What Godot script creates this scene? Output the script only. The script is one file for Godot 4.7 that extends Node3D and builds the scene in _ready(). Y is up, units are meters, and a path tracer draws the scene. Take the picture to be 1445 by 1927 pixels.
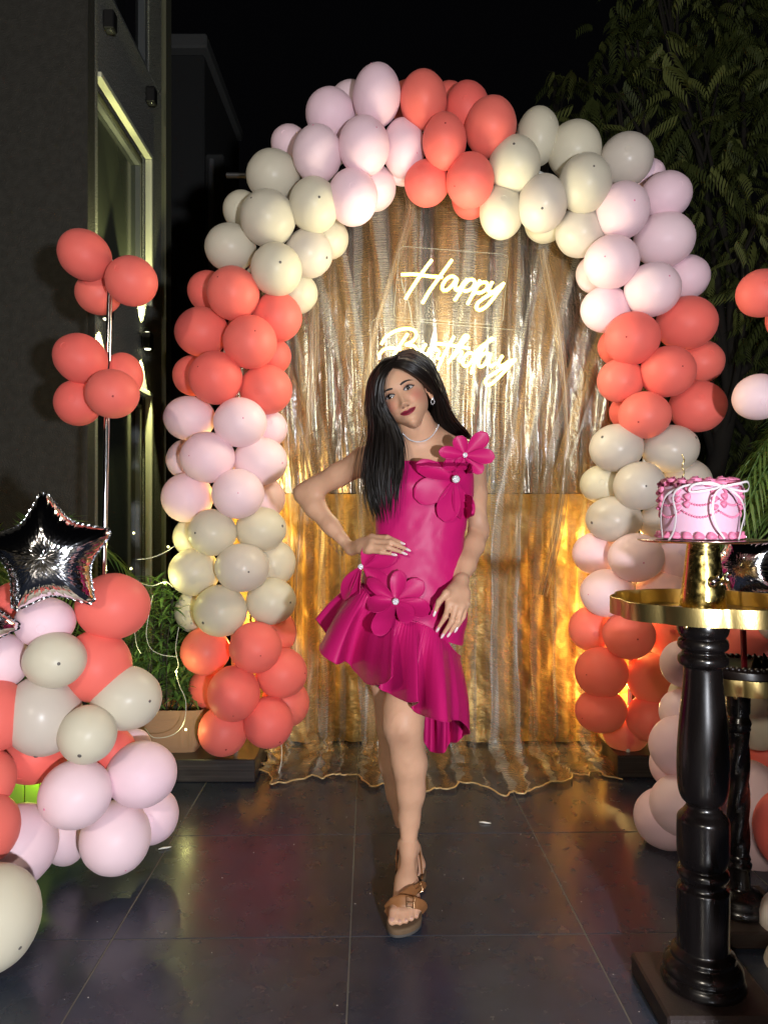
extends Node3D
# A night-time birthday photo set-up: balloon arch, curtain with a neon sign, a person in a satin dress, cake table.

const F = 1402.0            # focal length in pixels of the measured photograph (1445 x 1927)
const EYE = 1.10            # camera height in metres
var M = {}                  # materials
var used = {}
var rng = RandomNumberGenerator.new()

func P(px, py, d) -> Vector3:            # a measured point at its distance d
	return Vector3((px - 722.5) / F * d, EYE - (py - 963.5) / F * d, -d)

func L(r, g, b) -> Color:                # linear base colour -> the sRGB that materials take
	return Color(r, g, b).linear_to_srgb()

class MB:                                # collects triangles and commits them as one mesh
	var v = PackedVector3Array()
	var t = PackedInt32Array()
	var uv = PackedVector2Array()
	var c = PackedColorArray()
	var col = Color(1, 1, 1)
	func vert(p: Vector3, u: Vector2 = Vector2.ZERO) -> int:
		v.append(p); uv.append(u); c.append(col)
		return v.size() - 1
	func tri(a, b, d):
		t.append(a); t.append(b); t.append(d)
	func quad(a, b, d, e):
		t.append(a); t.append(b); t.append(d)
		t.append(a); t.append(d); t.append(e)
	func grid(pts: PackedVector3Array, nu: int, nv: int, wrap = false, us = 1.0, vs = 1.0):
		var s = v.size()
		for j in nv:
			for i in nu:
				vert(pts[j * nu + i], Vector2(us * i / float(nu if wrap else nu - 1), vs * j / float(max(1, nv - 1))))
		for j in nv - 1:
			for i in (nu if wrap else nu - 1):
				var k = (i + 1) % nu
				quad(s + j * nu + i, s + j * nu + k, s + (j + 1) * nu + k, s + (j + 1) * nu + i)
	func fan(center: Vector3, first: int, n: int, flip = false):
		var m = vert(center)
		for i in n:
			if flip: tri(m, first + (i + 1) % n, first + i)
			else: tri(m, first + i, first + (i + 1) % n)
	func tube(path: PackedVector3Array, rad: PackedFloat32Array, sides = 8, flat = 1.0, side_hint = Vector3(0, 0, 1), caps = true):
		var n = path.size()
		var s = v.size()
		var last = side_hint
		var length = 0.0
		for j in n:
			var a = path[max(0, j - 1)]; var b = path[min(n - 1, j + 1)]
			var tg = (b - a).normalized()
			if j > 0: length += path[j].distance_to(path[j - 1])
			var sx = last - tg * last.dot(tg)
			if sx.length() < 1e-4:
				sx = Vector3(1, 0, 0) - tg * tg.x
				if sx.length() < 1e-3: sx = Vector3(0, 1, 0) - tg * tg.y
			sx = sx.normalized(); last = sx
			var sy = tg.cross(sx)
			var r = rad[j] if rad.size() > 1 else rad[0]
			for i in sides:
				var an = TAU * i / sides
				vert(path[j] + sx * cos(an) * r * flat + sy * sin(an) * r, Vector2(float(i) / sides, length * 10.0))
		for j in n - 1:
			for i in sides:
				var k = (i + 1) % sides
				quad(s + j * sides + i, s + (j + 1) * sides + i, s + (j + 1) * sides + k, s + j * sides + k)
		if caps:
			fan(path[0], s, sides)
			fan(path[n - 1], s + (n - 1) * sides, sides, true)
	func lathe(pro: PackedVector2Array, at: Vector3, sides = 32, b = Basis()):   # pro: (radius, height)
		var pts = PackedVector3Array()
		for q in pro:
			for i in sides:
				var an = TAU * i / sides
				pts.append(at + b * Vector3(q.x * cos(an), q.y, q.x * sin(an)))
		grid(pts, sides, pro.size(), true)
	func ball(at: Vector3, r: Vector3, b = Basis(), nu = 16, nv = 10):
		var pts = PackedVector3Array()
		for j in nv:
			var th = PI * j / (nv - 1)
			for i in nu:
				var an = TAU * i / nu
				pts.append(at + b * (Vector3(sin(th) * cos(an), cos(th), sin(th) * sin(an)) * r))
		grid(pts, nu, nv, true)
	func box(at: Vector3, size: Vector3, b = Basis(), bev = 0.004):
		var h = size / 2.0
		bev = min(bev, min(h.x, min(h.y, h.z)) * 0.6)
		var ax = [Vector3(1, 0, 0), Vector3(0, 1, 0), Vector3(0, 0, 1)]
		for k in 3:                                  # faces
			for sg in [-1.0, 1.0]:
				var n = ax[k] * sg
				var e = ax[(k + 1) % 3]; var f = ax[(k + 2) % 3]
				var he = h[(k + 1) % 3] - bev; var hf = h[(k + 2) % 3] - bev
				var o = n * h[k]
				var q = [o - e * he - f * hf, o + e * he - f * hf, o + e * he + f * hf, o - e * he + f * hf]
				_q(q, at, b, n, size)
		for k in 3:                                  # chamfered edges
			for sa in [-1.0, 1.0]:
				for sb in [-1.0, 1.0]:
					var e = ax[(k + 1) % 3] * sa; var f = ax[(k + 2) % 3] * sb
					var he = h[(k + 1) % 3]; var hf = h[(k + 2) % 3]
					var g = ax[k] * (h[k] - bev)
					var p1 = e * he + f * (hf - bev); var p2 = e * (he - bev) + f * hf
					_q([p1 - g, p1 + g, p2 + g, p2 - g], at, b, (e + f), size)
		for sa in [-1.0, 1.0]:
			for sb in [-1.0, 1.0]:
				for sc in [-1.0, 1.0]:
					var s = Vector3(sa, sb, sc)
					var a1 = at + b * (s * Vector3(h.x, h.y - bev, h.z - bev))
					var a2 = at + b * (s * Vector3(h.x - bev, h.y, h.z - bev))
					var a3 = at + b * (s * Vector3(h.x - bev, h.y - bev, h.z))
					var i1 = vert(a1); var i2 = vert(a2); var i3 = vert(a3)
					if (a3 - a1).cross(a2 - a1).dot(b * s) > 0: tri(i1, i2, i3)
					else: tri(i1, i3, i2)
	func _q(q, at, b, n, size):
		var w = []
		for p in q: w.append(at + b * p)
		var u = [Vector2(q[0].x + q[0].z, q[0].y + q[0].z), Vector2(q[1].x + q[1].z, q[1].y + q[1].z), Vector2(q[2].x + q[2].z, q[2].y + q[2].z), Vector2(q[3].x + q[3].z, q[3].y + q[3].z)]
		var i = [vert(w[0], u[0]), vert(w[1], u[1]), vert(w[2], u[2]), vert(w[3], u[3])]
		if (w[2] - w[0]).cross(w[1] - w[0]).dot(b * n) > 0: quad(i[0], i[1], i[2], i[3])
		else: quad(i[0], i[3], i[2], i[1])
	func strip(path: PackedVector3Array, wide: PackedVector3Array, thick = 0.0015, across = 5):   # a band: wide[j] is half the width as a vector
		var n = path.size()
		var s = PackedVector3Array()
		for j in n:
			var a = path[max(0, j - 1)]; var b = path[min(n - 1, j + 1)]
			var nn = (b - a).cross(wide[j]).normalized() * thick
			for i in across: s.append(path[j] + wide[j] * (2.0 * i / (across - 1) - 1.0) + nn)
			for i in across: s.append(path[j] + wide[j] * (1.0 - 2.0 * i / (across - 1)) - nn)
		grid(s, across * 2, n, true)
	func mesh() -> ArrayMesh:
		var n = PackedVector3Array()
		n.resize(v.size())
		for k in range(0, t.size(), 3):
			var a = t[k]; var b = t[k + 1]; var d = t[k + 2]
			var w = (v[d] - v[a]).cross(v[b] - v[a])
			n[a] += w; n[b] += w; n[d] += w
		for k in n.size():
			n[k] = n[k].normalized() if n[k].length_squared() > 1e-30 else Vector3.UP
		var arr = []
		arr.resize(Mesh.ARRAY_MAX)
		arr[Mesh.ARRAY_VERTEX] = v; arr[Mesh.ARRAY_NORMAL] = n; arr[Mesh.ARRAY_TEX_UV] = uv; arr[Mesh.ARRAY_COLOR] = c; arr[Mesh.ARRAY_INDEX] = t
		var m = ArrayMesh.new()
		m.add_surface_from_arrays(Mesh.PRIMITIVE_TRIANGLES, arr)
		return m

class Field:                             # smooth union of tapered capsules, meshed as surface nets
	var o: Vector3
	var c: float
	var nx: int
	var ny: int
	var nz: int
	var a = PackedFloat32Array()
	func _init(lo: Vector3, hi: Vector3, cell: float):
		o = lo; c = cell
		nx = int((hi.x - lo.x) / c) + 2; ny = int((hi.y - lo.y) / c) + 2; nz = int((hi.z - lo.z) / c) + 2
		a.resize(nx * ny * nz)
	func cap(p: Vector3, q: Vector3, r0: float, r1: float, k: float, zs: float = 1.0):
		var pad = max(r0, r1) + 4.0 * k
		var i0 = max(0, int((min(p.x, q.x) - pad - o.x) / c)); var i1 = min(nx - 1, int((max(p.x, q.x) + pad - o.x) / c) + 1)
		var j0 = max(0, int((min(p.y, q.y) - pad - o.y) / c)); var j1 = min(ny - 1, int((max(p.y, q.y) + pad - o.y) / c) + 1)
		var k0 = max(0, int((min(p.z, q.z) - pad - o.z) / c)); var k1 = min(nz - 1, int((max(p.z, q.z) + pad - o.z) / c) + 1)
		var pq = q - p
		pq.z /= zs
		var l2 = max(pq.length_squared(), 1e-9)
		var ik = 1.0 / k
		for kk in range(k0, k1 + 1):
			var z = (o.z + kk * c - p.z) / zs
			for jj in range(j0, j1 + 1):
				var y = o.y + jj * c - p.y
				var at = (kk * ny + jj) * nx
				for ii in range(i0, i1 + 1):
					var x = Vector3(o.x + ii * c - p.x, y, z)
					var s = clampf(x.dot(pq) / l2, 0.0, 1.0)
					var d = ((x - pq * s).length() - (r0 + (r1 - r0) * s)) * ik
					if d < 4.0:
						a[at + ii] += exp(-max(d, -12.0))
	func chain(pts, rad, k, zs = 1.0):
		for i in pts.size() - 1: cap(pts[i], pts[i + 1], rad[i], rad[i + 1], k, zs)
	func into(mb, smooth = 1):
		var at = PackedInt32Array()
		at.resize(nx * ny * nz)
		at.fill(-1)
		var first = mb.v.size()
		var sy = nx; var sz = nx * ny
		var off = [0, 1, sy, sy + 1, sz, sz + 1, sz + sy, sz + sy + 1]
		var cells = PackedInt32Array()
		var pos = PackedVector3Array()
		var ed = [[0, 1], [2, 3], [4, 5], [6, 7], [0, 2], [1, 3], [4, 6], [5, 7], [0, 4], [1, 5], [2, 6], [3, 7]]
		for k in nz - 1:
			for j in ny - 1:
				var base = k * sz + j * sy
				for i in nx - 1:
					var b = base + i
					var s0 = a[b] > 1.0
					if s0 == (a[b + 1] > 1.0) and s0 == (a[b + sy] > 1.0) and s0 == (a[b + sy + 1] > 1.0) and s0 == (a[b + sz] > 1.0) and s0 == (a[b + sz + 1] > 1.0) and s0 == (a[b + sz + sy] > 1.0) and s0 == (a[b + sz + sy + 1] > 1.0):
						continue
					var f = []
					for q in 8: f.append(-log(max(a[b + off[q]], 1e-4)))
					var sum = Vector3.ZERO
					var n = 0
					for e in ed:
						var fa = f[e[0]]; var fb = f[e[1]]
						if (fa < 0.0) != (fb < 0.0):
							var s = fa / (fa - fb)
							var va = Vector3(e[0] & 1, (e[0] >> 1) & 1, e[0] >> 2); var vb = Vector3(e[1] & 1, (e[1] >> 1) & 1, e[1] >> 2)
							sum += va.lerp(vb, s); n += 1
					at[b] = pos.size()
					cells.append(b)
					pos.append(o + (Vector3(i, j, k) + sum / max(n, 1)) * c)
		var faces = PackedInt32Array()
		for b in cells:
			var s0 = a[b] > 1.0
			if b - sy - sz >= 0:
				if s0 != (a[b + 1] > 1.0): _face(faces, at, b, b - sy, b - sy - sz, b - sz, s0)
				if s0 != (a[b + sy] > 1.0): _face(faces, at, b, b - sz, b - sz - 1, b - 1, s0)
				if s0 != (a[b + sz] > 1.0): _face(faces, at, b, b - 1, b - 1 - sy, b - sy, s0)
		for r in smooth:
			var acc = PackedVector3Array(); acc.resize(pos.size())
			var cnt = PackedFloat32Array(); cnt.resize(pos.size())
			for q in range(0, faces.size(), 3):
				for e in 3:
					var x = faces[q + e]; var y = faces[q + (e + 1) % 3]
					acc[x] += pos[y]; cnt[x] += 1.0
					acc[y] += pos[x]; cnt[y] += 1.0
			for q in pos.size():
				if cnt[q] > 0: pos[q] = pos[q].lerp(acc[q] / cnt[q], 0.5)
		for p in pos: mb.vert(p)
		for q in faces: mb.t.append(first + q)
	func _face(faces, at, b0, b1, b2, b3, inside):
		var w = [at[b0], at[b1], at[b2], at[b3]]
		for q in w:
			if q < 0: return
		if inside: faces.append_array(PackedInt32Array([w[0], w[2], w[1], w[0], w[3], w[2]]))
		else: faces.append_array(PackedInt32Array([w[0], w[1], w[2], w[0], w[2], w[3]]))

func smooth_path(pts, per = 8, closed = false) -> PackedVector3Array:
	var out = PackedVector3Array()
	var n = pts.size()
	for i in (n if closed else n - 1):
		var a = pts[(i - 1 + n) % n] if closed or i > 0 else pts[0] * 2.0 - pts[1]
		var b = pts[i]; var c = pts[(i + 1) % n]
		var d = pts[(i + 2) % n] if closed or i + 2 < n else pts[n - 1] * 2.0 - pts[n - 2]
		for k in per: out.append(b.cubic_interpolate(c, a, d, float(k) / per))
	if not closed: out.append(pts[n - 1])
	return out

func radii(n, fn: Callable) -> PackedFloat32Array:
	var r = PackedFloat32Array()
	for i in n: r.append(fn.call(i / float(max(1, n - 1))))
	return r

func fit(xs, ys, x) -> float:            # piecewise linear, smoothed
	if x <= xs[0]: return ys[0]
	for i in xs.size() - 1:
		if x <= xs[i + 1]:
			var s = (x - xs[i]) / (xs[i + 1] - xs[i])
			var m0 = (ys[i + 1] - ys[max(0, i - 1)]) / (xs[i + 1] - xs[max(0, i - 1)]) * (xs[i + 1] - xs[i])
			var m1 = (ys[min(ys.size() - 1, i + 2)] - ys[i]) / (xs[min(xs.size() - 1, i + 2)] - xs[i]) * (xs[i + 1] - xs[i])
			var s2 = s * s; var s3 = s2 * s
			return ys[i] * (2 * s3 - 3 * s2 + 1) + m0 * (s3 - 2 * s2 + s) + ys[i + 1] * (3 * s2 - 2 * s3) + m1 * (s3 - s2)
	return ys[ys.size() - 1]

func numbered(n) -> String:
	if not used.has(n):
		used[n] = 0
		return n
	used[n] += 1
	return "%s_%03d" % [n, used[n]]

func obj(called, mb, mat, parent = null) -> MeshInstance3D:
	var o = MeshInstance3D.new()
	o.mesh = mb.mesh() if mb is MB else mb
	o.material_override = mat
	if parent == null:
		o.name = numbered(called); add_child(o)
	else:
		o.name = called; parent.add_child(o, true)
	return o

func thing(called, label, category, at = Vector3.ZERO, group = "") -> Node3D:
	var o = Node3D.new()
	o.name = numbered(called)
	add_child(o)
	o.position = at
	return tag(o, label, category, group)

func tag(o, label, category, group = ""):
	o.set_meta("label", label); o.set_meta("category", category)
	if group != "": o.set_meta("group", group)
	return o

func struct(called, mb, mat) -> MeshInstance3D:
	var o = obj(called, mb, mat)
	o.set_meta("kind", "structure")
	return o

func mat(color: Color, rough = 0.6, metal = 0.0, spec = 0.5) -> StandardMaterial3D:
	var m = StandardMaterial3D.new()
	m.albedo_color = color; m.roughness = rough; m.metallic = metal; m.metallic_specular = spec
	m.cull_mode = BaseMaterial3D.CULL_DISABLED
	return m

func glow(color: Color, energy) -> StandardMaterial3D:
	var m = mat(color, 0.5)
	m.emission_enabled = true; m.emission = color; m.emission_energy_multiplier = energy
	return m

func noise(freq, octaves = 4, sd = 1, type = FastNoiseLite.TYPE_SIMPLEX_SMOOTH) -> FastNoiseLite:
	var n = FastNoiseLite.new()
	n.seed = sd; n.frequency = freq; n.fractal_octaves = octaves; n.noise_type = type
	return n

func tex(size, fn: Callable, mips = false) -> ImageTexture:
	var im = Image.create(size, size, false, Image.FORMAT_RGBA8)
	for y in size:
		for x in size: im.set_pixel(x, y, fn.call(x, y))
	return ImageTexture.create_from_image(im)

func noise_tex(n: FastNoiseLite, size, lo: Color, hi: Color, power = 1.0) -> ImageTexture:   # seamless tint between two linear colours
	var g = n.get_seamless_image(size, size)
	var im = Image.create(size, size, false, Image.FORMAT_RGBA8)
	for y in size:
		for x in size: im.set_pixel(x, y, lo.lerp(hi, pow(g.get_pixel(x, y).r, power)).linear_to_srgb())
	return ImageTexture.create_from_image(im)

func grey_tex(n: FastNoiseLite, size) -> ImageTexture:
	return ImageTexture.create_from_image(n.get_seamless_image(size, size))

func omni(called, at, color, energy, size, rng_m = 12.0):
	var l = OmniLight3D.new()
	l.name = numbered(called)
	l.position = at; l.light_color = color; l.light_energy = energy; l.light_size = size
	l.omni_range = rng_m; l.omni_attenuation = 2.0; l.shadow_enabled = true
	add_child(l)
	return l

func spot(called, at, towards, color, energy, size, angle, soft = 0.6):
	var l = SpotLight3D.new()
	l.name = numbered(called)
	l.position = at; l.light_color = color; l.light_energy = energy; l.light_size = size
	l.spot_range = 30.0; l.spot_attenuation = 2.0; l.spot_angle = angle; l.spot_angle_attenuation = soft; l.shadow_enabled = true
	add_child(l)
	var up = Vector3.UP if abs((towards - at).normalized().y) < 0.95 else Vector3(0, 0, 1)
	l.look_at_from_position(at, towards, up)
	return l

func _ready():
	rng.seed = 7
	# ---- camera, sky, lights
	var cam = Camera3D.new()
	cam.name = "camera"
	cam.position = Vector3(0, EYE, 0)
	cam.fov = 69.0; cam.near = 0.05; cam.far = 200.0
	add_child(cam)
	cam.current = true
	var we = WorldEnvironment.new()
	we.name = "world_environment"
	var env = Environment.new()
	env.background_mode = Environment.BG_SKY
	var sky = Sky.new()
	var sm = ProceduralSkyMaterial.new()
	sm.sky_top_color = L(0.0010, 0.0010, 0.0013); sm.sky_horizon_color = L(0.0022, 0.0020, 0.0018)
	sm.ground_bottom_color = L(0.0010, 0.0010, 0.0010); sm.ground_horizon_color = L(0.0022, 0.0020, 0.0018)
	sky.sky_material = sm
	env.sky = sky
	env.tonemap_mode = Environment.TONE_MAPPER_LINEAR
	env.tonemap_exposure = 1.0
	env.sdfgi_enabled = true; env.ssao_enabled = true; env.ssil_enabled = true
	we.environment = env
	add_child(we)
	materials()
	build_lamps()
	# ---- the place
	build_ground()
	build_house()
	build_trees()
	# ---- the backdrop
	build_backdrop()
	build_signs()
	build_arch()
	# ---- people and things
	build_person()
	build_tables()
	build_left_corner()
	build_right_corner()
	build_small()

func materials():
	M.coral = [latex(L(0.87, 0.160, 0.128), 0.48), latex(L(0.85, 0.145, 0.120), 0.5), latex(L(0.88, 0.175, 0.135), 0.44)]
	M.pink = [latex(L(0.88, 0.645, 0.70), 0.46), latex(L(0.89, 0.67, 0.72), 0.42), latex(L(0.87, 0.625, 0.70), 0.48)]
	M.cream = [latex(L(0.62, 0.57, 0.45), 0.34), latex(L(0.60, 0.535, 0.46), 0.30), latex(L(0.65, 0.60, 0.46), 0.36)]
	M.coral_tip = mat(L(0.30, 0.03, 0.03), 0.5)
	M.pink_tip = mat(L(0.70, 0.22, 0.36), 0.5)
	M.cream_tip = mat(L(0.10, 0.09, 0.08), 0.5)
	M.gold = mat(L(0.75, 0.56, 0.22), 0.28, 1.0)
	M.gold_bright = mat(L(0.80, 0.63, 0.22), 0.16, 1.0)
	M.dark_wood = mat(L(0.0045, 0.0032, 0.0030), 0.25, 0.0, 0.4)
	M.dark_wood.roughness = 1.0; M.dark_wood.roughness_texture = noise_tex(noise(0.03, 5, 77), 256, Color(0.025, 0.025, 0.025), Color(0.14, 0.14, 0.14), 1.4)
	M.dark_wood.clearcoat_enabled = true; M.dark_wood.clearcoat = 0.35; M.dark_wood.clearcoat_roughness = 0.15
	M.chrome = mat(L(0.75, 0.75, 0.77), 0.12, 1.0)
	M.foil = mat(L(0.80, 0.80, 0.82), 0.09, 1.0)
	M.white_cable = mat(L(0.55, 0.55, 0.50), 0.5)
	M.black = mat(L(0.01, 0.01, 0.011), 0.5)
	M.leaf = mat(L(0.095, 0.18, 0.045), 0.42)
	M.leaf.backlight_enabled = true; M.leaf.backlight = Color(0.25, 0.35, 0.1)
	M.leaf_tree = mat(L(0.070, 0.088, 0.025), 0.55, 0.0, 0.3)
	M.leaf_tree_lit = mat(L(0.18, 0.205, 0.06), 0.5, 0.0, 0.3)
	M.bark = mat(L(0.022, 0.018, 0.014), 0.9)
	M.satin = mat(L(0.43, 0.009, 0.112), 0.42, 0.0, 0.30)
	M.satin.rim_enabled = true; M.satin.rim = 0.15; M.satin.rim_tint = 1.0
	M.rhinestone = mat(L(0.72, 0.72, 0.75), 0.12, 0.35)
	M.tan_leather = mat(L(0.24, 0.100, 0.034), 0.5)
	M.cork = mat(L(0.14, 0.085, 0.042), 0.85)
	M.cork.uv1_triplanar = true; M.cork.uv1_scale = Vector3(30, 30, 30); M.cork.albedo_texture = noise_tex(noise(0.08, 3, 55), 128, Color(0.45, 0.42, 0.4), Color(1, 1, 1))
	M.sole = mat(L(0.05, 0.045, 0.04), 0.8)

func latex(c, rough) -> StandardMaterial3D:
	var m = mat(c, rough, 0.0, 0.33)
	m.backlight_enabled = true; m.backlight = Color(0.6, 0.6, 0.6)
	m.rim_enabled = true; m.rim = 0.35; m.rim_tint = 0.8
	return m

func build_lamps():
	# two lamps out of view: cool LED panel beside the camera, warm globe behind
	var at = Vector3(0.72, 0.93, 1.0)
	var aim = Vector3(-0.05, 1.15, -3.0)
	var lamp = thing("unseen_led_panel_lamp", "unseen cool white LED panel lamp beside the camera, lighting the whole scene", "lamp", Vector3(at.x, 0, at.z))  # out of view; lights arch and person from the right
	var b = Basis.looking_at(aim - at, Vector3.UP)
	var mb = MB.new()
	mb.box(Vector3(0, at.y, 0) + b.z * 0.025, Vector3(0.11, 0.075, 0.03), b, 0.004)
	obj("housing", mb, M.black, lamp)
	mb = MB.new()
	mb.box(Vector3(0, at.y, 0) + b.z * 0.005, Vector3(0.095, 0.06, 0.004), b, 0.001)
	obj("lit_panel", mb, glow(Color(0.93, 0.96, 1.0), 30.0), lamp)
	mb = MB.new()
	mb.tube(PackedVector3Array([Vector3(0, 0.02, 0.06), Vector3(0, at.y - 0.06, 0.06)]), PackedFloat32Array([0.008]), 8)
	for k in 3:
		var an = TAU * k / 3.0
		mb.tube(PackedVector3Array([Vector3(0, 0.25, 0.06), Vector3(cos(an) * 0.22, 0.008, 0.06 + sin(an) * 0.22)]), PackedFloat32Array([0.006]), 6)
	obj("stand", mb, M.black, lamp)
	spot("unseen_led_panel_light", at - b.z * 0.02, aim, Color(0.96, 0.97, 1.0), 12.2, 0.05, 70.0, 0.35)
	# unseen warm lamp behind the camera, lights the front of the scene
	var pat = Vector3(-1.6, 2.75, 3.4)
	var porch = thing("unseen_porch_lamp", "round warm porch lamp out of view behind the camera, lighting the scene", "lamp", pat)
	mb = MB.new()
	mb.ball(Vector3.ZERO, Vector3(0.13, 0.13, 0.13), Basis(), 20, 12)
	obj("globe", mb, glow(Color(1.0, 0.93, 0.78), 3.0), porch)
	omni("unseen_porch_light", pat, Color(1.0, 0.95, 0.87), 11.0, 0.13, 30.0)

func build_ground():
	var tilt = 0.0203
	var tn = noise(0.012, 5, 3)
	M.tile = []
	for k in 3:
		var m = mat(Color(1, 1, 1), 0.36, 0.0, 0.5)
		m.albedo_texture = noise_tex(noise(0.010, 5, 30 + k), 512, Color(0.016 + 0.002 * k, 0.021 + 0.002 * k, 0.035 + 0.002 * k), Color(0.027, 0.035, 0.056), 1.2)
		m.roughness = 1.0
		m.roughness_texture = noise_tex(noise(0.02, 4, 40 + k), 512, Color(0.038, 0.038, 0.038), Color(0.070, 0.070, 0.070), 1.0)
		m.heightmap_enabled = true
		m.heightmap_texture = grey_tex(noise(0.06, 4, 50 + k), 512); m.heightmap_scale = 0.003
		M.tile.append(m)
	var g = MB.new()
	g.box(Vector3(-0.2, -0.0415, -2.0), Vector3(7.6, 0.08, 5.3), Basis(Vector3.UP, tilt), 0.001)
	var floor = struct("terrace_floor", g, mat(L(0.13, 0.115, 0.09), 0.9))
	var sz = 0.6125
	var origin = Vector3(-0.0874, 0, -1.930)
	var bas = Basis(Vector3.UP, tilt)
	var variants = []
	for k in 6:
		var mb = MB.new()
		mb.box(Vector3(0, -0.006, 0), Vector3(sz - 0.0032, 0.012, sz - 0.0032), Basis(), 0.0012)
		for q in mb.uv.size(): mb.uv[q] = Vector2(mb.v[q].x * 1.3 + 0.37 * k, mb.v[q].z * 1.3 + 0.21 * k)
		variants.append(mb.mesh())
	for i in range(-6, 6):
		for j in range(-3, 4):
			var o = MeshInstance3D.new()
			o.mesh = variants[(i * 3 + j * 5 + 60) % 6]
			o.material_override = M.tile[(i * 2 + j + 60) % 3]
			o.name = "tile"
			o.transform = Transform3D(bas, origin + bas * Vector3((i + 0.5) * sz, rng.randf_range(-0.0006, 0.0003), -(j + 0.5) * sz))
			floor.add_child(o, true)
	# soil and garden beyond the terrace, out to the horizon
	var soil = mat(L(0.03, 0.027, 0.02), 0.95)
	g = MB.new()
	var n = 40
	var pts = PackedVector3Array()
	for j in n:
		for i in n:
			var x = (i / (n - 1.0) - 0.5) * 180.0; var z = 60.0 - j / (n - 1.0) * 180.0
			pts.append(Vector3(x, -0.10, z))
	g.grid(pts, n, n)
	struct("garden_ground", g, soil)

func build_house():
	# dark rendered wall that faces the terrace, and the rough side wall with tall windows that runs back from its corner
	var plaster = mat(L(0.044, 0.042, 0.036), 0.9)
	plaster.uv1_triplanar = true; plaster.uv1_world_triplanar = true; plaster.uv1_scale = Vector3(1.5, 1.5, 1.5)
	plaster.albedo_texture = noise_tex(noise(0.02, 4, 5), 512, Color(0.62, 0.62, 0.60), Color(1, 1, 1))
	plaster.heightmap_enabled = true; plaster.heightmap_texture = grey_tex(noise(0.10, 3, 19), 512); plaster.heightmap_scale = 0.5
	var rough = mat(L(0.46, 0.46, 0.42), 0.85)
	rough.uv1_triplanar = true; rough.uv1_world_triplanar = true; rough.uv1_scale = Vector3(1.2, 1.2, 1.2)
	rough.albedo_texture = noise_tex(noise(0.12, 3, 8), 512, Color(0.35, 0.35, 0.33), Color(1, 1, 0.97), 1.6)
	rough.heightmap_enabled = true; rough.heightmap_texture = grey_tex(noise(0.13, 3, 9), 512); rough.heightmap_scale = 1.6
	M.rough = rough
	var cream = mat(L(0.78, 0.78, 0.58), 0.6)
	var frame = mat(L(0.22, 0.23, 0.22), 0.4, 0.3)
	var gap = mat(L(0.006, 0.006, 0.007), 0.4)
	var pane = mat(L(0.030, 0.034, 0.028), 0.10)
	var d1 = 4.37
	var xc = (165.0 - 722.5) / F * d1
	var house = thing("house", "tall dark house with rough side wall and narrow windows behind the balloons", "house", Vector3(xc, 0, -d1))
	var yaw = Basis(Vector3.UP, 0.0203)
	var w = func(d, y, out = 0.0): return yaw * Vector3(out, y, -(d - d1))     # a point of the side wall, in the house's own axes
	var mb = MB.new()
	mb.box(Vector3(-2.75, 3.6, -0.06), Vector3(5.5, 7.4, 0.12), Basis(), 0.006)
	obj("front_wall", mb, plaster, house)
	var slab = func(m, da, db, ya, yb, out0, out1): m.box(w.call((da + db) / 2, (ya + yb) / 2, (out0 + out1) / 2), Vector3(out1 - out0, yb - ya, db - da), yaw, 0.003)
	var t = -0.26
	mb = MB.new()
	slab.call(mb, d1 + 0.125, 5.93, 3.79, 4.40, t, 0.0)
	slab.call(mb, d1 + 0.173, 5.637, 2.0, 2.65, t, 0.0)
	slab.call(mb, 5.64, 5.93, -0.1, 3.787, t, 0.0)
	slab.call(mb, 5.60, 5.93, 4.403, 7.4, t, 0.0)
	slab.call(mb, d1 + 0.125, d1 + 0.17, -0.1, 3.787, t, 0.0)
	slab.call(mb, d1 + 0.125, d1 + 0.17, 4.403, 7.4, t, 0.0)
	obj("side_wall", mb, rough, house)
	mb = MB.new()
	slab.call(mb, 5.935, 6.10, -0.1, 7.4, t, 0.035)
	obj("corner_pier", mb, mat(L(0.13, 0.13, 0.085), 0.8), house)
	# middle window, and the glass door below it
	var a = d1 + 0.172
	for o in [[2.65, 3.787, "window"], [-0.1, 1.998, "glass_door"]]:
		var lo = o[0]; var hi = o[1]
		var win = MB.new()
		slab.call(win, a, 5.638, hi - 0.034, hi, -0.03, 0.02)
		slab.call(win, 5.600, 5.638, lo + 0.002, hi - 0.036, -0.03, 0.02)
		slab.call(win, a, 5.638, lo + 0.002, lo + 0.03, -0.10, -0.062)
		var wn = obj(o[2], win, cream, house)
		mb = MB.new()
		slab.call(mb, a, 5.598, hi - 0.100, hi - 0.036, -0.10, -0.05)
		slab.call(mb, 5.530, 5.598, lo + 0.032, hi - 0.102, -0.10, -0.05)
		obj("black_reveal", mb, gap, wn)
		mb = MB.new()
		slab.call(mb, a, 5.528, hi - 0.130, hi - 0.102, -0.10, -0.035)
		slab.call(mb, 5.495, 5.528, lo + 0.032, hi - 0.132, -0.10, -0.035)
		obj("frame", mb, frame, wn)
		mb = MB.new()
		slab.call(mb, a, 5.493, lo + 0.032, hi - 0.132, -0.08, -0.07)
		obj("pane", mb, mat(L(0.095, 0.105, 0.080), 0.12) if lo > 1.0 else pane, wn)
	# upper window
	mb = MB.new()
	slab.call(mb, a, 5.597, 4.403, 4.44, -0.20, -0.01)
	slab.call(mb, 5.53, 5.597, 4.442, 7.4, -0.20, -0.01)
	var wu = obj("window", mb, frame, house)
	mb = MB.new()
	slab.call(mb, 5.46, 5.528, 4.442, 7.4, -0.20, -0.06)
	obj("black_reveal", mb, gap, wu)
	mb = MB.new()
	slab.call(mb, a, 5.458, 4.442, 7.4, -0.14, -0.13)
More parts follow.
